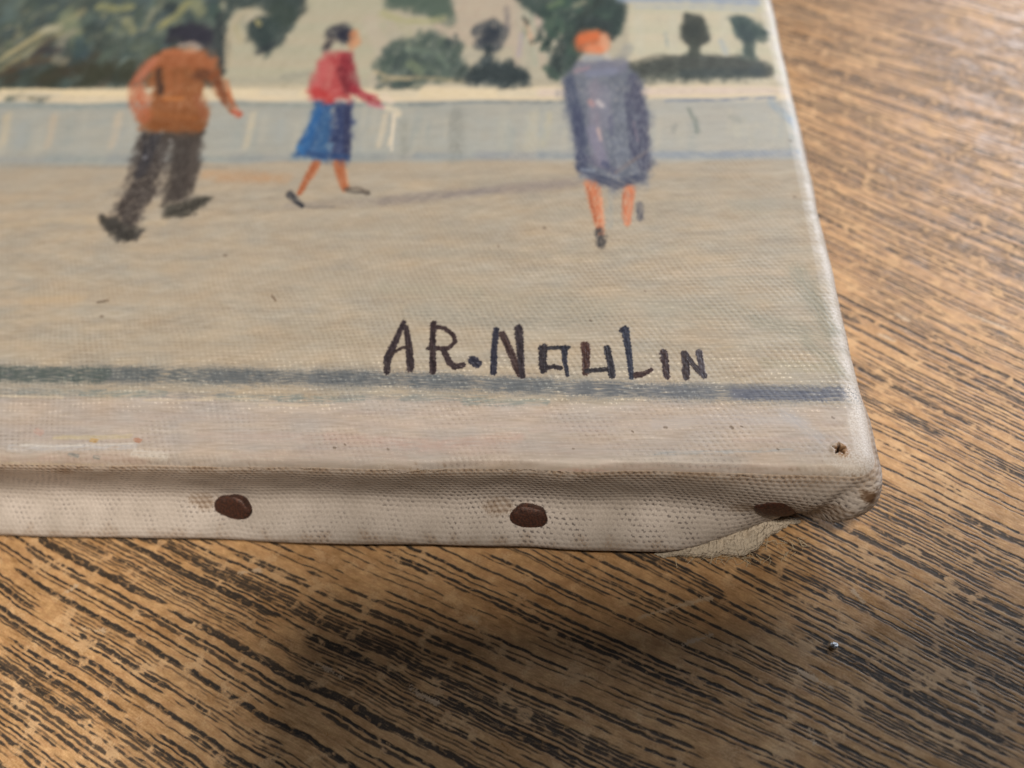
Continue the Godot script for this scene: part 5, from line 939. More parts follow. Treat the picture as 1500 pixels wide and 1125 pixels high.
func side_rows(y0: int, y1: int, w: int, per_mm: float) -> Array:
	var c := PackedByteArray()
	var hg := PackedByteArray()
	c.resize(w * (y1 - y0) * 3)
	hg.resize(w * (y1 - y0))
	for iy in range(y0, y1):
		var v := (iy + 0.5) / per_mm
		for ix in w:
			var u := (ix + 0.5) / per_mm - 150.0
			var e := (iy - y0) * w + ix
			var wv := weave(u, v * 1.02 + 3.0)
			var fine := grain.get_noise_2d(u * 55.0 + 900.0, v * 55.0)
			var big := soft_noise.get_noise_2d(u * 2.2, v * 2.6 + 800.0)
			var mid := soft_noise.get_noise_2d(u * 7.0 + 31.0, v * 7.0)
			var r := 177.0 + big * 20.0 + fine * 10.0
			var g := 167.0 + big * 20.0 + fine * 10.0
			var b := 160.0 + big * 21.0 + fine * 10.0
			# a ragged edge of paint where the brush stopped
			var over := smoothstep(0.9, 0.2, v + mid * 0.9 + fine * 0.5) * clampf(0.75 + fine * 0.6 + mid * 0.5, 0.0, 1.0)
			r = lerpf(r, 188.0 + mid * 22.0, over)
			g = lerpf(g, 170.0 + mid * 20.0, over)
			b = lerpf(b, 154.0 + mid * 14.0, over)
			# dirt in the holes between threads
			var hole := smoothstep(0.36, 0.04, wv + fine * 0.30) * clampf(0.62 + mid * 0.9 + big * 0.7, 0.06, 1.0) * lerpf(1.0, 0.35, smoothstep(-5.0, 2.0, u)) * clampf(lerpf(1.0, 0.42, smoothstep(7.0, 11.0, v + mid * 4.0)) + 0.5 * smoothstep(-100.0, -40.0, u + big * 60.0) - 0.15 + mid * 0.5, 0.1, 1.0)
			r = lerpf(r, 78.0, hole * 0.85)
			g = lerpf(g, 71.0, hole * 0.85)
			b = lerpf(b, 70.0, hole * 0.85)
			# grime worn into the weave just below the arris and along the foot, in patches
			var grime := smoothstep(4.0, 0.8, v + mid * 2.4) * smoothstep(-0.2, 0.7, v + mid * 0.8) * clampf(0.42 + mid * 1.2 + fine * 0.9 - 0.5 * smoothstep(0.4, 0.9, wv), 0.0, 0.85)
			grime = maxf(grime, smoothstep(16.4, 18.6, v + mid * 2.4 + fine * 1.0) * clampf(0.1 + mid * 0.8 + fine * 1.3, 0.0, 0.6))
			r = lerpf(r, 128.0, grime * 0.7)
			g = lerpf(g, 100.0, grime * 0.7)
			b = lerpf(b, 76.0, grime * 0.7)
			# rust stains that have bled into the cloth beside the tacks and round the corner fold
			var st := 0.0
			for k: Vector4 in STAINS:
				var d := Vector2((u - k.x) / k.z, (v - k.y) / k.w).length() + mid * 0.9 + fine * 0.3
				st = maxf(st, 1.0 - smoothstep(0.35, 1.05, d))
			st *= 0.5 - 0.3 * smoothstep(0.3, 0.9, wv) + mid * 0.3
			# the rust core where a nail sits under the corner fold
			st = maxf(st, 0.92 * (1.0 - smoothstep(0.45, 1.0, Vector2((u + 1.6 - (v - 4.0) * 0.18) / 0.95, (v - 4.6) / 2.2).length() + mid * 0.5 + fine * 0.2)))
			r = lerpf(r, 92.0, st)
			g = lerpf(g, 66.0, st)
			b = lerpf(b, 44.0, st)
			# hairline cracks in the primer along the arris
			var crack := absf(v - 0.35 - soft_noise.get_noise_2d(u * 6.0, 11.0) * 1.1 - fine * 0.12)
			var ck := smoothstep(0.13, 0.04, crack + absf(fine) * 0.1) * smoothstep(0.12, 0.3, soft_noise.get_noise_2d(u * 3.2 + 8.0, 4.0))
			r = lerpf(r, 74.0, ck * 0.8)
			g = lerpf(g, 58.0, ck * 0.8)
			b = lerpf(b, 46.0, ck * 0.8)
			c[e * 3] = clampi(int(r), 0, 255)
			c[e * 3 + 1] = clampi(int(g), 0, 255)
			c[e * 3 + 2] = clampi(int(b), 0, 255)
			hg[e] = clampi(int(60.0 + wv * 150.0 + fine * 16.0 - ck * 50.0), 0, 255)
	return [c, hg]

const STAINS: Array[Vector4] = [Vector4(-110.5, 11.6, 4.0, 1.8), Vector4(-57.8, 11.4, 3.8, 1.8), Vector4(-17.4, 9.6, 2.6, 1.6), Vector4(-6.5, 7.4, 5.0, 3.0), Vector4(-132.0, 1.6, 2.6, 1.4), Vector4(-0.6, 5.0, 2.0, 4.5), Vector4(3.6, 3.0, 2.4, 3.0)]

# ------------------------------------------------------------------ shape of the stretched cloth
const FRONT := [Vector2(-2.8, 18.9), Vector2(-1.6, 18.62), Vector2(-0.75, 18.0), Vector2(-0.22, 17.0), Vector2(-0.15, 15.6), Vector2(-0.45, 13.6), Vector2(-0.8, 11.6), Vector2(-1.0, 9.6), Vector2(-0.8, 7.8), Vector2(0.1, 6.4), Vector2(1.9, 5.2), Vector2(3.9, 4.1), Vector2(5.15, 2.8), Vector2(5.0, 1.7), Vector2(3.8, 0.9)]
const CORNER := [Vector2(-2.8, 18.9), Vector2(-1.35, 18.66), Vector2(-0.35, 18.05), Vector2(0.4, 17.0), Vector2(0.9, 15.4), Vector2(1.5, 13.4), Vector2(1.8, 11.6), Vector2(1.7, 9.9), Vector2(1.1, 8.3), Vector2(0.2, 6.8), Vector2(-0.8, 5.3), Vector2(-1.8, 4.0), Vector2(-2.5, 3.2), Vector2(-3.0, 2.7), Vector2(-3.6, 2.5)]

func profile(f: float, w: float, low: float) -> Vector2:
	var k := clampf(f, 0.0, 1.0) * (FRONT.size() - 1)
	var i := mini(int(k), FRONT.size() - 2)
	var t := k - i
	var p0 := maxi(i - 1, 0)
	var p3 := mini(i + 2, FRONT.size() - 1)
	var a: Vector2 = FRONT[i].cubic_interpolate(FRONT[i + 1], FRONT[p0], FRONT[p3], t)
	var b: Vector2 = CORNER[i].cubic_interpolate(CORNER[i + 1], CORNER[p0], CORNER[p3], t)
	return Vector2(lerpf(a.x, b.x, w), lerpf(a.y, b.y, low))

const PAINT_END := 0.185     # share of the profile that the paint covers
const RADIUS := 3.4          # of the corner in plan, at the arris
const TACK_SPOTS: Array[Vector2] = [Vector2(-105.3, 5.4), Vector2(-52.8, 5.2), Vector2(-12.8, 8.4), Vector2(-157.0, 6.8), Vector2(-190.0, 6.6), Vector2(-236.0, 6.6)]

func outline(s: float) -> Array:
	# s: millimetres along the edge; up to -RADIUS the front edge, then the corner arc, then the right edge going back. Gives plan point at the arris, outward normal.
	var arc := RADIUS * PI / 2.0
	if s < -RADIUS:
		return [Vector2(s, 0), Vector2(0, 1)]
	if s < -RADIUS + arc:
		var a := (s + RADIUS) / RADIUS
		var n := Vector2(sin(a), cos(a))
		return [Vector2(-RADIUS, -RADIUS) + n * RADIUS, n]
	return [Vector2(0, -RADIUS - (s + RADIUS - arc)), Vector2(1, 0)]

func side_point(s: float, f: float) -> Vector3:
	var o := outline(s)
	var w := smoothstep(-32.0, -3.5, s)
	var p := profile(f, w, smoothstep(-9.0, -1.0, s))
	var out := p.x
	var y := p.y
	var edge := smoothstep(0.02, 0.15, f)
	out += soft_noise.get_noise_2d(s * 1.2, y * 1.5 + 60.0) * 0.45 * edge * smoothstep(1.0, 0.75, f) + soft_noise.get_noise_2d(s * 0.5, 600.0) * 0.5 * smoothstep(8.0, 2.0, y)
	# cloth pulled in round each tack
	for k in TACK_SPOTS:
		var d := Vector2(s - k.x, (y - k.y) * 1.2).length()
		out -= 0.55 * exp(-d * d / 16.0)
	# the flap folded over the corner: a step up along a slanting line, with a rounded lip
	var line := (s + 9.0) - (y - 1.0) * 0.52 - sin(y * 0.4) * 0.4
	if s > -22.0:
		out += (0.75 * smoothstep(-0.7, 0.5, line) + 0.55 * exp(-pow(line - 0.9, 2.0) / 1.4)) * smoothstep(18.0, 14.5, y) * smoothstep(16.0, 10.0, s) * smoothstep(0.8, 4.0, y)
		out -= 0.7 * exp(-pow(line + 1.5, 2.0) / 2.0) * smoothstep(18.0, 13.0, y)
	var at: Vector2 = o[0] + o[1] * out
	return Vector3(at.x, y, at.y) * MM

func puncture(x: float, z: float) -> float:
	# a star-shaped hole punched near the corner
	var d := Vector2(x + 5.0, (z + 3.9) * 0.95)
	var a := d.angle()
	var star := 0.38 + 0.8 * pow(absf(cos(a * 2.5 + 0.6)), 4.0)
	return -2.6 * smoothstep(star, star * 0.4, d.length()) + 0.22 * exp(-pow(d.length() - 0.95, 2.0) / 0.12)

func face_point(x: float, z: float) -> Vector3:
	var y := TOP - 0.12 + soft_noise.get_noise_2d(x * 0.5, z * 0.5 + 33.0) * 0.25 * smoothstep(0.0, -14.0, maxf(x, z))
	return Vector3(x, y + puncture(x, z), z) * MM

func steps(marks: Array) -> PackedFloat32Array:
	# marks: [from, to, step] runs, ascending
	var a := PackedFloat32Array()
	for m in marks:
		var n := maxi(1, int(round((m[1] - m[0]) / m[2])))
		for i in n:
			a.append(lerpf(m[0], m[1], float(i) / n))
	a.append(marks[-1][1])
	return a

func grid_mesh(p: Array, uv: Array, mesh: ArrayMesh = null) -> ArrayMesh:
	# p[i][j]: rows of points; smooth normals by differences
	var rows: int = p.size()
	var cols: int = p[0].size()
	var pos := PackedVector3Array()
	var nor := PackedVector3Array()
	var uvs := PackedVector2Array()
	var idx := PackedInt32Array()
	for i in rows:
		for j in cols:
			var di: Vector3 = p[mini(i + 1, rows - 1)][j] - p[maxi(i - 1, 0)][j]
			var dj: Vector3 = p[i][mini(j + 1, cols - 1)] - p[i][maxi(j - 1, 0)]
			pos.append(p[i][j])
			var n := dj.cross(di)
			nor.append(n.normalized() if n.length_squared() > 1e-24 else Vector3.UP)
			uvs.append(uv[i][j])
	for i in rows - 1:
		for j in cols - 1:
			var a := i * cols + j
			idx.append_array(PackedInt32Array([a, a + cols, a + 1, a + 1, a + cols, a + cols + 1]))
	var arrays := []
	arrays.resize(Mesh.ARRAY_MAX)
	arrays[Mesh.ARRAY_VERTEX] = pos
	arrays[Mesh.ARRAY_NORMAL] = nor
	arrays[Mesh.ARRAY_TEX_UV] = uvs
	arrays[Mesh.ARRAY_INDEX] = idx
	if mesh == null:
		mesh = ArrayMesh.new()
	mesh.add_surface_from_arrays(Mesh.PRIMITIVE_TRIANGLES, arrays)
	return mesh

func cloth_material(maps: Array, depth_cm: float, rough: float, gain: Color) -> StandardMaterial3D:
	var m := StandardMaterial3D.new()
	m.albedo_texture = maps[0]
	m.albedo_color = gain
	m.roughness = rough
	m.heightmap_enabled = true
	m.heightmap_texture = maps[1]
	m.heightmap_scale = depth_cm
	return m

# ------------------------------------------------------------------ wood
const WOOD_X := -160.0
const WOOD_Z := -188.0
const WOOD_MM := 240.0
# scratches: middle x, z and half length x, z
const SCUFFS: Array[Vector4] = [Vector4(-29.2, 13.9, 5.66, -1.86), Vector4(-9.3, 24.2, 2.03, 1.11), Vector4(-83.4, 26.3, 2.20, 0.98), Vector4(-26.0, 19.0, 2.11, -0.90), Vector4(-10.8, 32.5, 0.20, 0.91), Vector4(23.3, -93.0, 1.19, 1.58), Vector4(17.6, -48.2, 0.77, 0.94), Vector4(13.7, -42.8, 1.09, 0.90), Vector4(32.8, -47.0, 2.63, 1.85), Vector4(-133.5, 14.3, 0.81, -0.67), Vector4(-126.3, 21.4, 1.98, 0.22), Vector4(-61.1, 17.2, 0.60, 0.38), Vector4(-0.9, 10.9, 0.47, 0.83), Vector4(-67.6, 29.6, 2.29, 0.92), Vector4(-101.6, 10.0, 1.77, -0.38), Vector4(12.8, 25.7, 0.44, 1.90)]

func wood(size: int, x0: float, z0: float, mm: float) -> Array:
	# size: texels a side; x0, z0, mm: the square of table it covers
	var k := size / mm
	var reach_uv := Vector2(absf(x0), absf(z0)).max(Vector2(absf(x0 + mm), absf(z0 + mm))).length()
	var dark := PackedByteArray()
	dark.resize(size * size)
	# pores and dark streaks, drawn one by one along the grain
	var dirs := [[-260.0, 7.0], [-124.0, 8.0], [-72.0, 11.5], [-32.0, 8.0], [-12.0, 2.5], [5.0, 1.5], [22.0, -1.5], [40.0, -9.5], [58.0, -7.5], [82.0, -6.0], [260.0, -5.0]]
	var tans := PackedFloat32Array()
	for n in 601:
		var at := n - 300.0
		var dv := 7.0
		for i in dirs.size() - 1:
			if at >= dirs[i][0] and at <= dirs[i + 1][0]:
				dv = lerpf(dirs[i][1], dirs[i + 1][1], (at - dirs[i][0]) / (dirs[i + 1][0] - dirs[i][0]))
		tans.append(tan(deg_to_rad(dv)))
	var base := deg_to_rad(30.0)
	var along := Vector2(cos(base), sin(base))
	var across := Vector2(-sin(base), cos(base))
	rng.seed = 41
	var v := -640.0
	while v < 640.0:
		var bold := rng.randf()
		var narrow := smoothstep(-25.0, -60.0, v)
		var width := (lerpf(0.07, 0.15, rng.randf()) if bold < 0.36 else lerpf(0.15, 0.31, rng.randf())) * lerpf(1.0, 0.8, narrow)
		var gap := (lerpf(0.40, 0.98, rng.randf()) if bold < 0.88 else lerpf(1.1, 2.0, rng.randf())) * lerpf(1.0, 0.85, narrow)
		v += gap
		var slope := tans[clampi(int(v + 300.0), 0, 600)]
		var id := v * 13.7
		var strength := lerpf(0.75, 1.0, rng.randf()) if bold > 0.25 else lerpf(0.45, 0.8, rng.randf())
		if absf(v) > reach_uv + 60.0:
			continue
		var u := -reach_uv
		while u < reach_uv:
			u += 0.8 / k
			var vv := v + slope * u + soft_noise.get_noise_2d(u * 0.5, v * 0.22) * 1.0 + soft_noise.get_noise_2d(u * 2.0, v * 0.4) * 0.35 * smoothstep(-20.0, 70.0, v) + grain.get_noise_2d(u * 7.0, id) * 0.10
			var p := along * u + across * vv
			var cx := (p.x - x0) * k
			var cz := (p.y - z0) * k
			if cx < -6.0 or cz < -6.0 or cx > size + 6 or cz > size + 6:
				continue
			var run := soft_noise.get_noise_2d(u * 0.9, id) * 1.1 + soft_noise.get_noise_2d(u * 4.0, id + 50.0) * 0.38 + soft_noise.get_noise_2d(u * 1.4 + 60.0, v * 3.0) * 0.6 + 0.52
			if run <= 0.0:
				continue
			var hw := width * clampf(run * 2.6, 0.0, 1.0) * (0.92 + 0.30 * grain.get_noise_2d(u * 12.0, id + 300.0)) * k
			var s := strength * clampf(run * 4.0, 0.0, 1.0) * 255.0 * minf(1.0, hw / 0.45)
			hw = maxf(hw, 0.35)
			var reach := int(hw * 1.2) + 2
			# a cut across the streak, one texel wide
			var steep := absf(across.y) > absf(across.x)
			for q in range(-reach, reach + 1):
				var tx := int(cx) if steep else int(cx) + q
				var tz := int(cz) + q if steep else int(cz)
				if tx < 0 or tz < 0 or tx >= size or tz >= size:
					continue
				var d := absf(Vector2(tx + 0.5 - cx, tz + 0.5 - cz).dot(across))
				var a := s * (1.0 - smoothstep(hw * 0.72, hw + 0.7, d))
				var e := tz * size + tx
				if a > dark[e]:
					dark[e] = int(a)
	var laid := in_rows(size, wood_rows.bind(size, x0, z0, mm, dark, tans))
	var c: PackedByteArray = laid[0]
	var hg: PackedByteArray = laid[1]
	var ro: PackedByteArray = laid[2]
	var out := []
	out.append(ImageTexture.create_from_image(Image.create_from_data(size, size, false, Image.FORMAT_RGB8, c)))
	out.append(ImageTexture.create_from_image(Image.create_from_data(size, size, false, Image.FORMAT_L8, hg)))
	out.append(ImageTexture.create_from_image(Image.create_from_data(size, size, false, Image.FORMAT_L8, ro)))
	return out

func wood_rows(y0: int, y1: int, size: int, x0: float, z0: float, mm: float, dark: PackedByteArray, tans: PackedFloat32Array) -> Array:
	var k := size / mm
	var base := deg_to_rad(30.0)
	var along := Vector2(cos(base), sin(base))
	var across := Vector2(-sin(base), cos(base))
	var c := PackedByteArray()
	c.resize(size * (y1 - y0) * 3)
	var hg := PackedByteArray()
	hg.resize(size * (y1 - y0))
	var ro := PackedByteArray()
	ro.resize(size * (y1 - y0))
	for iz in range(y0, y1):
		var z := z0 + (iz + 0.5) / k
		for ix in size:
			var x := x0 + (ix + 0.5) / k
			var e := (iz - y0) * size + ix
			var u := x * along.x + z * along.y
			var w := x * across.x + z * across.y
			w -= tans[clampi(int(w + 300.0), 0, 600)] * u
			var fib := grain.get_noise_2d(u * 3.0, w * 34.0)
			var fine := grain.get_noise_2d(u * 16.0 + 700.0, w * 90.0)
			var patch := soft_noise.get_noise_2d(u * 1.4, w * 3.0 + 150.0)
			var spot := soft_noise.get_noise_2d(x * 6.0, z * 6.0 + 77.0)
			var grit := grain.get_noise_2d(x * 48.0, z * 48.0)
			var d := dark[iz * size + ix] / 255.0
			d *= clampf(1.08 + fine * 0.35 + grit * 0.25 - 0.6 * smoothstep(0.25, 0.6, grain.get_noise_2d(u * 11.0, w * 20.0 + 500.0)) - 0.9 * smoothstep(0.28, 0.55, spot), 0.0, 1.0)
			# broad faint bands of darker late wood
			var band := smoothstep(0.05, 0.45, fib + patch * 0.5) * 0.30
			var mott := soft_noise.get_noise_2d(u * 9.0 + 40.0, w * 16.0)
			var r := 184.0 + patch * 22.0 + fib * 20.0 + fine * 12.0 + grit * 8.0 + mott * 26.0
			var g := 146.0 + patch * 22.0 + fib * 18.0 + fine * 11.0 + grit * 8.0 + mott * 24.0
			var b := 104.0 + patch * 19.0 + fib * 15.0 + fine * 10.0 + grit * 8.0 + mott * 20.0
			r = lerpf(r, 128.0, band)
			g = lerpf(g, 88.0, band)
			b = lerpf(b, 58.0, band)
			# wear: pale scuffed patches with a ragged outline and small pale scratches
			var wear := smoothstep(0.30, 0.52, spot + grit * 0.22 + patch * 0.2) * 0.35
			r = lerpf(r, 206.0, wear)
			g = lerpf(g, 176.0, wear)
			b = lerpf(b, 140.0, wear)
			# pale scratches and scuffs in the finish
			var scuff := 0.0
			for q: Vector4 in SCUFFS:
				if absf(x - q.x) < 7.0 and absf(z - q.y) < 7.0:
					var l := Vector2(q.z, q.w)
					var pp := Vector2(x - q.x, z - q.y)
					var tt := clampf(pp.dot(l) / l.length_squared(), -1.0, 1.0)
					scuff = maxf(scuff, smoothstep(0.42, 0.12, (pp - l * tt).length() + mott * 0.55 + grit * 0.35))
			d *= 1.0 - 0.8 * scuff
			r = lerpf(r, 196.0, scuff * 0.7)
			g = lerpf(g, 176.0, scuff * 0.7)
			b = lerpf(b, 154.0, scuff * 0.7)
			var sr := 36.0 + fine * 12.0
			r = lerpf(r, sr, d)
			g = lerpf(g, sr * 0.83, d)
			b = lerpf(b, sr * 0.72, d)
			c[e * 3] = clampi(int(r), 0, 255)
			c[e * 3 + 1] = clampi(int(g), 0, 255)
			c[e * 3 + 2] = clampi(int(b), 0, 255)
			hg[e] = clampi(int(150.0 - d * 90.0 + fib * 16.0 + fine * 12.0 + grit * 10.0 + spot * 8.0), 0, 255)
			ro[e] = clampi(int(118.0 + d * 50.0 + spot * 50.0 + grit * 22.0 + patch * 24.0), 60, 235)
	return [c, hg, ro]

func table_mesh() -> ArrayMesh:
	# a thick top, 0.72 m square: the middle square in the fine grain map, the eight squares round it in the coarse one
	var xs := [WOOD_X - WOOD_MM, WOOD_X, WOOD_X + WOOD_MM, WOOD_X + 2 * WOOD_MM]
	var zs := [WOOD_Z - WOOD_MM, WOOD_Z, WOOD_Z + WOOD_MM, WOOD_Z + 2 * WOOD_MM]
	var lo := Vector3(xs[0], -28, zs[0])
	var hi := Vector3(xs[3], 0, zs[3])
	var mesh := ArrayMesh.new()
	for inner in [true, false]:
		var st := SurfaceTool.new()
		st.begin(Mesh.PRIMITIVE_TRIANGLES)
		var put := func(a: Vector3, n: Vector3):
			st.set_normal(n)
			st.set_uv(Vector2((a.x - WOOD_X) / WOOD_MM, (a.z - WOOD_Z + (a.y if n != Vector3.UP else 0.0)) / WOOD_MM) if inner else Vector2((a.x - xs[0] - (a.y if n != Vector3.UP else 0.0)) / (3 * WOOD_MM), (a.z - zs[0] + (a.y if n != Vector3.UP else 0.0)) / (3 * WOOD_MM)))
			st.add_vertex(a * MM)
		for i in 3:
			for j in 3:
				if (i == 1 and j == 1) != inner:
					continue
				var p := [Vector3(xs[i], 0, zs[j]), Vector3(xs[i + 1], 0, zs[j]), Vector3(xs[i + 1], 0, zs[j + 1]), Vector3(xs[i], 0, zs[j + 1])]
				for q in [0, 1, 2, 0, 2, 3]:
					put.call(p[q], Vector3.UP)
		if not inner:
			var quads := [
				[Vector3(lo.x, 0, hi.z), Vector3(hi.x, 0, hi.z), Vector3(hi.x, lo.y, hi.z), Vector3(lo.x, lo.y, hi.z), Vector3.BACK],
				[Vector3(hi.x, 0, lo.z), Vector3(lo.x, 0, lo.z), Vector3(lo.x, lo.y, lo.z), Vector3(hi.x, lo.y, lo.z), Vector3.FORWARD],
				[Vector3(hi.x, 0, hi.z), Vector3(hi.x, 0, lo.z), Vector3(hi.x, lo.y, lo.z), Vector3(hi.x, lo.y, hi.z), Vector3.RIGHT],
				[Vector3(lo.x, 0, lo.z), Vector3(lo.x, 0, hi.z), Vector3(lo.x, lo.y, hi.z), Vector3(lo.x, lo.y, lo.z), Vector3.LEFT],
				[Vector3(lo.x, lo.y, hi.z), Vector3(hi.x, lo.y, hi.z), Vector3(hi.x, lo.y, lo.z), Vector3(lo.x, lo.y, lo.z), Vector3.DOWN]]
			for f in quads:
				for q in [0, 1, 2, 0, 2, 3]:
					put.call(f[q], f[4])
		st.commit(mesh)
	return mesh

# ------------------------------------------------------------------ small metal and fibre
func tack_mesh(seed_: int, radius: float) -> ArrayMesh:
	# a hand-forged tack head: flattish dome, thick uneven rim; axis along +z, base at z = 0
	var ring := [Vector2(0.01, 0.95), Vector2(0.3, 0.94), Vector2(0.55, 0.90), Vector2(0.75, 0.83), Vector2(0.88, 0.74), Vector2(0.96, 0.60), Vector2(1.0, 0.42), Vector2(1.0, 0.2), Vector2(0.97, -0.2), Vector2(0.9, -2.4)]
	var p := []
	var uv := []
	for i in 41:
		var a := TAU * i / 40.0
		var row := []
		var ur := []
		var wob := 1.0 + 0.07 * sin(a * 2.0 + seed_) + 0.035 * sin(a * 5.0 + seed_ * 2.3) + 0.02 * sin(a * 9.0 + seed_)
		for k: Vector2 in ring:
			var r := k.x * radius * wob
			var h := k.y * 1.0 + 0.07 * soft_noise.get_noise_2d(cos(a) * r * 20.0 + seed_ * 50.0, sin(a) * r * 20.0)
			row.append(Vector3(cos(a) * r, sin(a) * r, h) * MM)
			ur.append(Vector2(0.5 + cos(a) * k.x * 0.5, 0.5 + sin(a) * k.x * 0.5))
		p.append(row)
		uv.append(ur)
	return grid_mesh(p, uv)

func rusty(size: int) -> StandardMaterial3D:
	var c := PackedByteArray()
	var hg := PackedByteArray()
	for iz in size:
		for ix in size:
			var n := soft_noise.get_noise_2d(ix * 3.0, iz * 3.0 + 400.0)
			var f := grain.get_noise_2d(ix * 9.0, iz * 9.0)
			c.append_array(PackedByteArray([clampi(int(72 + n * 36 + f * 16), 0, 255), clampi(int(46 + n * 18 + f * 10), 0, 255), clampi(int(38 + n * 9 + f * 8), 0, 255)]))
			hg.append(clampi(int(128 + n * 60 + f * 60), 0, 255))
	var m := cloth_material([ImageTexture.create_from_image(Image.create_from_data(size, size, false, Image.FORMAT_RGB8, c)), ImageTexture.create_from_image(Image.create_from_data(size, size, false, Image.FORMAT_L8, hg))], 0.010, 0.5, Color.WHITE)
	m.metallic = 0.3
	return m

func hem_mesh() -> ArrayMesh:
	# the raw edge of the cloth, folded under, that puffs out below the corner and lies on the table
	var p := []
	var uv := []
	for i in 221:
		var t := i / 220.0
		var x := lerpf(-32.0, -8.0, t)
		var body := smoothstep(0.0, 0.25, t) * smoothstep(1.0, 0.7, t)
		var zi := lerpf(2.4, -2.6, smoothstep(0.0, 1.0, t))
		var zo := lerpf(5.1, -1.6, pow(smoothstep(0.45, 1.0, t), 1.4)) + soft_noise.get_noise_2d(x * 9.0, 3.0) * 0.7 + grain.get_noise_2d(x * 30.0, 3.0) * 0.12
		var crease := smoothstep(0.25, 0.0, absf(fposmod(x * 0.31 + soft_noise.get_noise_2d(x * 4.0, 9.0) * 1.2, 1.0) - 0.5))
		var row := []
		var ur := []
		for j in 31:
			var a := lerpf(-0.35, PI, j / 30.0)
			var lump := 1.0 + 0.6 * soft_noise.get_noise_2d(x * 11.0, j * 3.0) + 0.15 * grain.get_noise_2d(x * 30.0, j * 9.0) - 0.3 * crease
			var ry := (0.32 + 1.05 * body) * lump
			row.append(Vector3(x + soft_noise.get_noise_2d(j * 5.0, x * 3.0) * 0.5, maxf(0.05, 0.75 * body + 0.25 + sin(a) * ry), lerpf(zi, zo, 0.5 + 0.5 * cos(a))) * MM)
			ur.append(Vector2(x / 24.0, j / 30.0))
		p.append(row)
		uv.append(ur)
	return grid_mesh(p, uv)

func threads_mesh(spots: Array, amount: int, seed_: int) -> ArrayMesh:
	# short loose fibres, each a thin bent tube of three sides. spots: [centre, spread] in mm
	var st := SurfaceTool.new()
	st.begin(Mesh.PRIMITIVE_TRIANGLES)
	rng.seed = seed_
	for n in amount:
		var s: Array = spots[rng.randi() % spots.size()]
		var p: Vector3 = s[0] + Vector3(rng.randf_range(-1, 1) * s[1].x, rng.randf_range(-1, 1) * s[1].y, rng.randf_range(-1, 1) * s[1].z)
		var d := Vector3(rng.randf_range(-1, 1), rng.randf_range(-0.25, 0.35), rng.randf_range(-0.2, 1)).normalized()
		var r := rng.randf_range(0.025, 0.06)
		var pts := []
		for k in 5:
			pts.append(Vector3(p.x, maxf(p.y, r), p.z))
			p += d * rng.randf_range(0.2, 0.55)
			d = (d + Vector3(rng.randf_range(-1, 1), rng.randf_range(-1, 0.6), rng.randf_range(-1, 1)) * 0.5).normalized()
		for k in 4:
			var a: Vector3 = pts[k]
			var b: Vector3 = pts[k + 1]
			var ax := (b - a).normalized()
			var e1 := ax.cross(Vector3(0.3, 1, 0.2)).normalized()
			var e2 := ax.cross(e1)
			for q in 3:
				var o0 := (e1 * cos(TAU * q / 3.0) + e2 * sin(TAU * q / 3.0)) * r
				var o1 := (e1 * cos(TAU * (q + 1) / 3.0) + e2 * sin(TAU * (q + 1) / 3.0)) * r
				for w: Vector3 in [a + o0, b + o0, a + o1, a + o1, b + o0, b + o1]:
					st.add_vertex(w * MM)
	st.generate_normals()
	return st.commit()

func pebble_mesh(r: Vector3, seed_: int) -> ArrayMesh:
	var p := []
	var uv := []
	for i in 17:
		var row := []
		var ur := []
		for j in 11:
			var a := TAU * i / 16.0
			var b := PI * j / 10.0
			var d := Vector3(sin(b) * cos(a), cos(b), sin(b) * sin(a))
			var k := 1.0 + 0.6 * soft_noise.get_noise_3d(d.x * 40.0 + seed_ * 90.0, d.y * 40.0, d.z * 40.0)
			row.append((d * r * k + Vector3(0, r.y * 0.8, 0)) * MM)
			ur.append(Vector2(i / 16.0, j / 10.0))
		p.append(row)
		uv.append(ur)
	return grid_mesh(p, uv)

func slab_mesh(size: Vector2, thick: float, corner: float) -> ArrayMesh:
	# a rounded rectangle with softened edges, centred, thickness along z
	var p := []
	var uv := []
	for i in 65:
		var a := TAU * i / 64.0
		var q := Vector2(cos(a), sin(a))
		var c := Vector2(signf(q.x) * (size.x / 2.0 - corner), signf(q.y) * (size.y / 2.0 - corner))
		var row := []
		var ur := []
		for e: Vector2 in [Vector2(-1, -0.5), Vector2(0.7, -0.5), Vector2(0.92, -0.38), Vector2(1.0, 0.0), Vector2(0.92, 0.38), Vector2(0.7, 0.5), Vector2(-1, 0.5)]:
			var at := Vector2.ZERO if e.x < 0.0 else c + q * corner * e.x
			row.append(Vector3(at.x, at.y, e.y * thick))
			ur.append(Vector2(i / 64.0, e.y + 0.5))
		p.append(row)
		uv.append(ur)
	return grid_mesh(p, uv)

func side_frame(s: float, y: float) -> Transform3D:
	# a frame on the side of the painting: z out of the cloth
	var best := 0.0
	var gap := 1e9
	for i in 200:
		var f := i / 199.0
		var d := absf(side_point(s, f).y / MM - y)
		if d < gap:
			gap = d
			best = f
	var p := side_point(s, best)
	var ds := side_point(s + 1.5, best) - side_point(s - 1.5, best)
	var df := side_point(s, minf(best + 0.05, 1.0)) - side_point(s, maxf(best - 0.05, 0.0))
	var n := df.cross(ds).normalized()
	var up := -df.normalized()
	return Transform3D(Basis(up.cross(n).normalized(), up, n), p)

func area_light(called: String, at: Vector3, towards: Vector3, size: Vector2, color: Color, energy: float) -> void:
	var l := AreaLight3D.new()
	l.name = called
	l.area_size = size
	l.light_color = color
	l.light_energy = energy
	l.shadow_enabled = true
	l.area_range = 6.0
	add_child(l)
	l.look_at_from_position(at, towards, Vector3.UP if absf((towards - at).normalized().y) < 0.95 else Vector3.FORWARD)

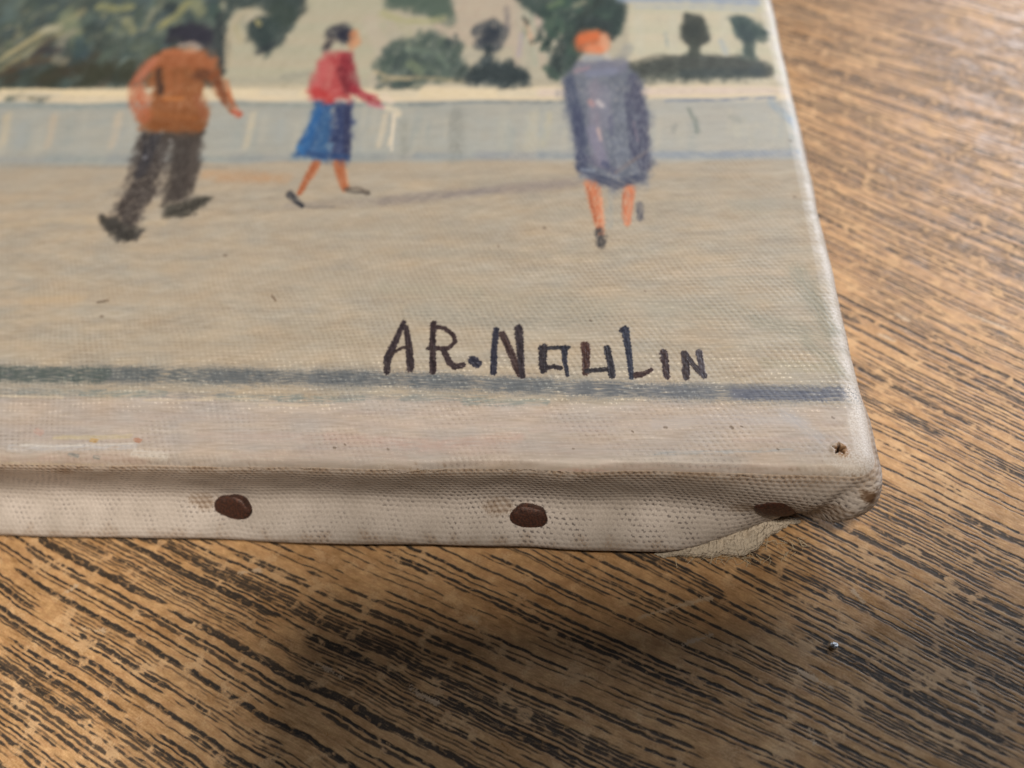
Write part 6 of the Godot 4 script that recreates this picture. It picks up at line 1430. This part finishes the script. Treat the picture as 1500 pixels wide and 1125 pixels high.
func _ready() -> void:
	# ---------- camera, air, lamps
	var cam := Camera3D.new()
	cam.name = "camera"
	cam.transform = Transform3D(Basis(Vector3(0.990724, -0.107727, -0.082830), Vector3(0.002265, 0.622546, -0.782580), Vector3(0.135871, 0.775134, 0.617015)), Vector3(-0.036968, 0.125749, 0.068520))
	cam.keep_aspect = Camera3D.KEEP_HEIGHT
	var lens := CameraAttributesPhysical.new()
	lens.frustum_focal_length = 37.3333
	lens.frustum_focus_distance = 0.128
	lens.exposure_aperture = 15.0
	lens.frustum_near = 0.01
	lens.frustum_far = 20.0
	cam.attributes = lens
	add_child(cam)
	cam.fov = 50.2297
	cam.near = 0.01
	cam.far = 20.0
	cam.current = true
	var env := Environment.new()
	env.background_mode = Environment.BG_COLOR
	env.background_color = Color(0.22, 0.215, 0.21)
	env.tonemap_mode = Environment.TONE_MAPPER_LINEAR
	env.tonemap_exposure = 1.0
	env.sdfgi_enabled = true
	env.ssao_enabled = true
	env.ssil_enabled = true
	var we := WorldEnvironment.new()
	we.name = "room_air"
	we.environment = env
	add_child(we)
	area_light("window_light", Vector3(1.4, 0.85, -1.6), Vector3(0, 0, -0.05), Vector2(1.5, 1.2), Color(0.93, 0.96, 1.0), 5.0)
	area_light("ceiling_light", Vector3(-0.05, 1.55, 0.60), Vector3(-0.05, 0, 0), Vector2(0.34, 0.34), Color(1.0, 0.955, 0.885), 3.35)

	# ---------- noises
	for n in [cloth, grain, soft_noise]:
		n.noise_type = FastNoiseLite.TYPE_SIMPLEX_SMOOTH
		n.fractal_type = FastNoiseLite.FRACTAL_NONE
	grain.frequency = 0.05
	grain.seed = 5
	soft_noise.frequency = 0.03
	soft_noise.fractal_type = FastNoiseLite.FRACTAL_FBM
	soft_noise.fractal_octaves = 3
	soft_noise.seed = 11
	rng.seed = 1

	# ---------- the table
	var t0 := Time.get_ticks_msec()
	var table := obj("wooden_table", table_mesh(), null)
	var woods := [wood(1860, WOOD_X, WOOD_Z, WOOD_MM), wood(720, WOOD_X - WOOD_MM, WOOD_Z - WOOD_MM, 3 * WOOD_MM)]
	for i in 2:
		var wm := StandardMaterial3D.new()
		wm.albedo_texture = woods[i][0]
		wm.heightmap_enabled = true
		wm.heightmap_texture = woods[i][1]
		wm.heightmap_scale = 0.012
		wm.roughness = 1.0
		wm.roughness_texture = woods[i][2]
		wm.roughness_texture_channel = BaseMaterial3D.TEXTURE_CHANNEL_RED
		table.set_surface_override_material(i, wm)
	print("wood ", Time.get_ticks_msec() - t0)
	tag(table, "worn tan wooden tabletop with dark streaky grain under the painting", "table")

	# ---------- the painting
	t0 = Time.get_ticks_msec()
	var gain := Color(0.93, 0.93, 0.93)
	var far_maps := paint(-300.0, -220.0, 1230, 915, 4.1)
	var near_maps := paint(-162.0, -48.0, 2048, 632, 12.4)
	print("paint ", Time.get_ticks_msec() - t0)
	t0 = Time.get_ticks_msec()
	var edge_maps := side_cloth(2048, 320, 12.4)
	print("edge ", Time.get_ticks_msec() - t0)
	var far_mat := cloth_material(far_maps, 0.012, 0.5, gain)
	var near_mat := cloth_material(near_maps, 0.012, 0.5, gain)
	var edge_mat := cloth_material(edge_maps, 0.016, 0.7, Color.WHITE)
	var painting := thing("painting", "unframed oil painting on stretched canvas with tacked edge and dark signature", "painting", Vector3.ZERO)
	var ss := steps([[-300.0, -161.5, 3.0], [-161.5, -24.0, 0.5], [-24.0, -RADIUS, 0.2], [-RADIUS, -RADIUS + RADIUS * PI / 2.0, 0.2], [-RADIUS + RADIUS * PI / 2.0, 22.0, 0.4], [22.0, 47.0, 1.0], [47.0, 220.0, 3.0]])
	# painted face: the rim strip follows the rounded outline, the inside is a plain grid
	var inset := 7.0
	var rim_uv := func(p: Vector3) -> Vector2: return Vector2((p.x / MM + 162.0) / (2048.0 / 12.4), (p.z / MM + 48.0) / (632.0 / 12.4))
	var far_uv := func(p: Vector3) -> Vector2: return Vector2((p.x / MM + 300.0) / (1230.0 / 4.1), (p.z / MM + 220.0) / (915.0 / 4.1))
	var face := ArrayMesh.new()
	var mats := []
	for part in [[-301.0, -161.4, far_uv, far_mat], [-161.6, 45.1, rim_uv, near_mat], [44.9, 221.0, far_uv, far_mat]]:
		var p := []
		var uv := []
		for s in ss:
			if s < part[0] or s > part[1]:
				continue
			var o := outline(s)
			var outer3 := side_point(s, 0.0)
			var outer := Vector2(outer3.x, outer3.z) / MM
			var inner := Vector2(minf(s, -inset), -inset) if s < -RADIUS else Vector2(-inset, minf(-inset, (o[0] as Vector2).y))
			var row := []
			var ur := []
			for j in 41:
				var a := inner.lerp(outer, j / 40.0)
				var q := face_point(a.x, a.y)
				q.y = lerpf(q.y, outer3.y + puncture(a.x, a.y) * MM, smoothstep(0.6, 1.0, j / 40.0))
				row.append(q)
				ur.append(part[2].call(q))
			for j in range(1, 13):
				var q := side_point(s, PAINT_END * j / 12.0)
				row.append(q)
				ur.append(part[2].call(q))
			p.append(row)
			uv.append(ur)
		grid_mesh(p, uv, face)
		mats.append(part[3])
	for part in [[[[-300.0, -161.5, 4.0]], [[-220.0, -inset, 4.0]], far_uv, far_mat], [[[-161.5, -inset, 1.2]], [[-220.0, -45.8, 2.4]], far_uv, far_mat], [[[-161.5, -inset, 0.8]], [[-45.8, -inset, 0.8]], rim_uv, near_mat]]:
		var p := []
		var uv := []
		for x in steps(part[0]):
			var row := []
			var ur := []
			for z in steps(part[1]):
				var q := face_point(x, z)
				row.append(q)
				ur.append(part[2].call(q))
			p.append(row)
			uv.append(ur)
		grid_mesh(p, uv, face)
		mats.append(part[3])
	var face_node := obj("painted_face", face, null, painting)
	for i in mats.size():
		face_node.set_surface_override_material(i, mats[i])
	# the turned-over edge, front and right
	var sp := []
	var suv := []
	for s in ss:
		var row := []
		var ur := []
		var run := 0.0
		for j in 71:
			var q := side_point(s, lerpf(PAINT_END, 1.0, j / 70.0))
			if j > 0:
				run += (q - row[j - 1]).length() / MM
			row.append(q)
			ur.append(Vector2((s + 150.0) / (2048.0 / 12.4), run / (320.0 / 12.4)))
		sp.append(row)
		suv.append(ur)
	obj("canvas_edge", grid_mesh(sp, suv), edge_mat, painting)
	# tacks
	var iron := rusty(128)
	for k in TACKS:
		var tr := side_frame(k[0], k[1])
		tr.basis = tr.basis * Basis.from_euler(Vector3(deg_to_rad(k[3]), deg_to_rad(k[4]), deg_to_rad(k[5])))
		tr.origin += tr.basis.z * k[6] * MM
		var o := obj("tack", tack_mesh(k[7], k[2]), iron, painting)
		tr.basis = tr.basis.scaled_local(Vector3(1, 0.82, 1))
		o.transform = tr
	# the wooden stretcher inside
	var pine := StandardMaterial3D.new()
	pine.albedo_color = Color(0.62, 0.48, 0.34)
	pine.roughness = 0.8
	for bar in [[Vector3(-151, 8.2, -24), Vector3(292, 16.4, 36)], [Vector3(-24, 8.2, -131), Vector3(36, 16.4, 176)]]:
		var box := BoxMesh.new()
		box.size = bar[1] * MM
		obj("stretcher_bar", box, pine, painting).position = bar[0] * MM
	# raw edge under the corner
	var raw := StandardMaterial3D.new()
	raw.albedo_color = Color(0.76, 0.71, 0.645)
	raw.roughness = 0.95
	raw.heightmap_enabled = true
	raw.heightmap_texture = edge_maps[1]
	raw.heightmap_scale = 0.03
	raw.uv1_scale = Vector3(0.3, 0.4, 1)
	raw.uv1_offset = Vector3(0.1, 0.55, 0)
	obj("frayed_hem", hem_mesh(), raw, painting)
	var fibre := StandardMaterial3D.new()
	fibre.albedo_color = Color(0.80, 0.74, 0.64)
	fibre.roughness = 0.9
	var lt := obj("loose_threads", threads_mesh([[Vector3(-18, 1.0, 4.4), Vector3(8, 0.8, 0.9)], [Vector3(-24, 1.0, 4.9), Vector3(5, 0.8, 0.7)], [Vector3(-11, 1.0, 2.2), Vector3(3, 0.8, 0.9)], [Vector3(-20, 0.6, 5.2), Vector3(8, 0.3, 0.5)]], 90, 9), fibre, painting)
	lt.set_meta("kind", "stuff")

	# ---------- the phone that takes the picture: it stands between the room and the table, and shades the wood in front
	var phone := thing("phone", "dark slab phone held over the table, out of the picture", "phone", cam.position + cam.basis.z * 0.006)
	phone.basis = cam.basis
	var shell := StandardMaterial3D.new()
	shell.albedo_color = Color(0.16, 0.16, 0.18)
	shell.roughness = 0.35
	var body := obj("body", slab_mesh(Vector2(0.162, 0.090), 0.008, 0.010), shell, phone)
	body.position = Vector3(0.016, -0.024, 0.004)
	var bump := obj("camera_bump", slab_mesh(Vector2(0.03, 0.03), 0.002, 0.006), shell, phone)
	bump.position = Vector3(0, 0, -0.001)

	# ---------- a crumb on the table
	var white := StandardMaterial3D.new()
	white.albedo_color = Color(0.9, 0.92, 0.95)
	white.roughness = 0.5
	var crumb := obj("crumb", pebble_mesh(Vector3(0.5, 0.32, 0.45), 3), white)
	crumb.position = Vector3(-5.7, 0, 19.1) * MM
	tag(crumb, "tiny white crumb lying on the table in front of the corner", "crumb")

# s, height, head radius, tilts about x, y, z (degrees), sink (mm), seed
const TACKS := [[-105.3, 5.5, 3.45, 27.0, -9.0, -6.0, 0.05, 1], [-52.8, 5.3, 3.0, 28.0, 0.0, 0.0, 0.05, 2], [-12.9, 8.0, 3.5, -7.0, 5.0, 8.0, -0.35, 3], [-157.0, 6.8, 3.5, 0.0, 3.0, 0.0, -0.2, 5], [-190.0, 6.6, 3.5, 2.0, 0.0, 0.0, -0.2, 6], [-236.0, 6.6, 3.5, 0.0, 0.0, 0.0, -0.2, 7], [42.0, 8.0, 3.4, 0.0, 0.0, 0.0, -0.2, 8], [88.0, 8.0, 3.4, 0.0, 4.0, 0.0, -0.2, 9], [134.0, 8.0, 3.4, 0.0, 0.0, 0.0, -0.2, 10], [180.0, 8.0, 3.4, 0.0, 0.0, 0.0, -0.2, 11]]
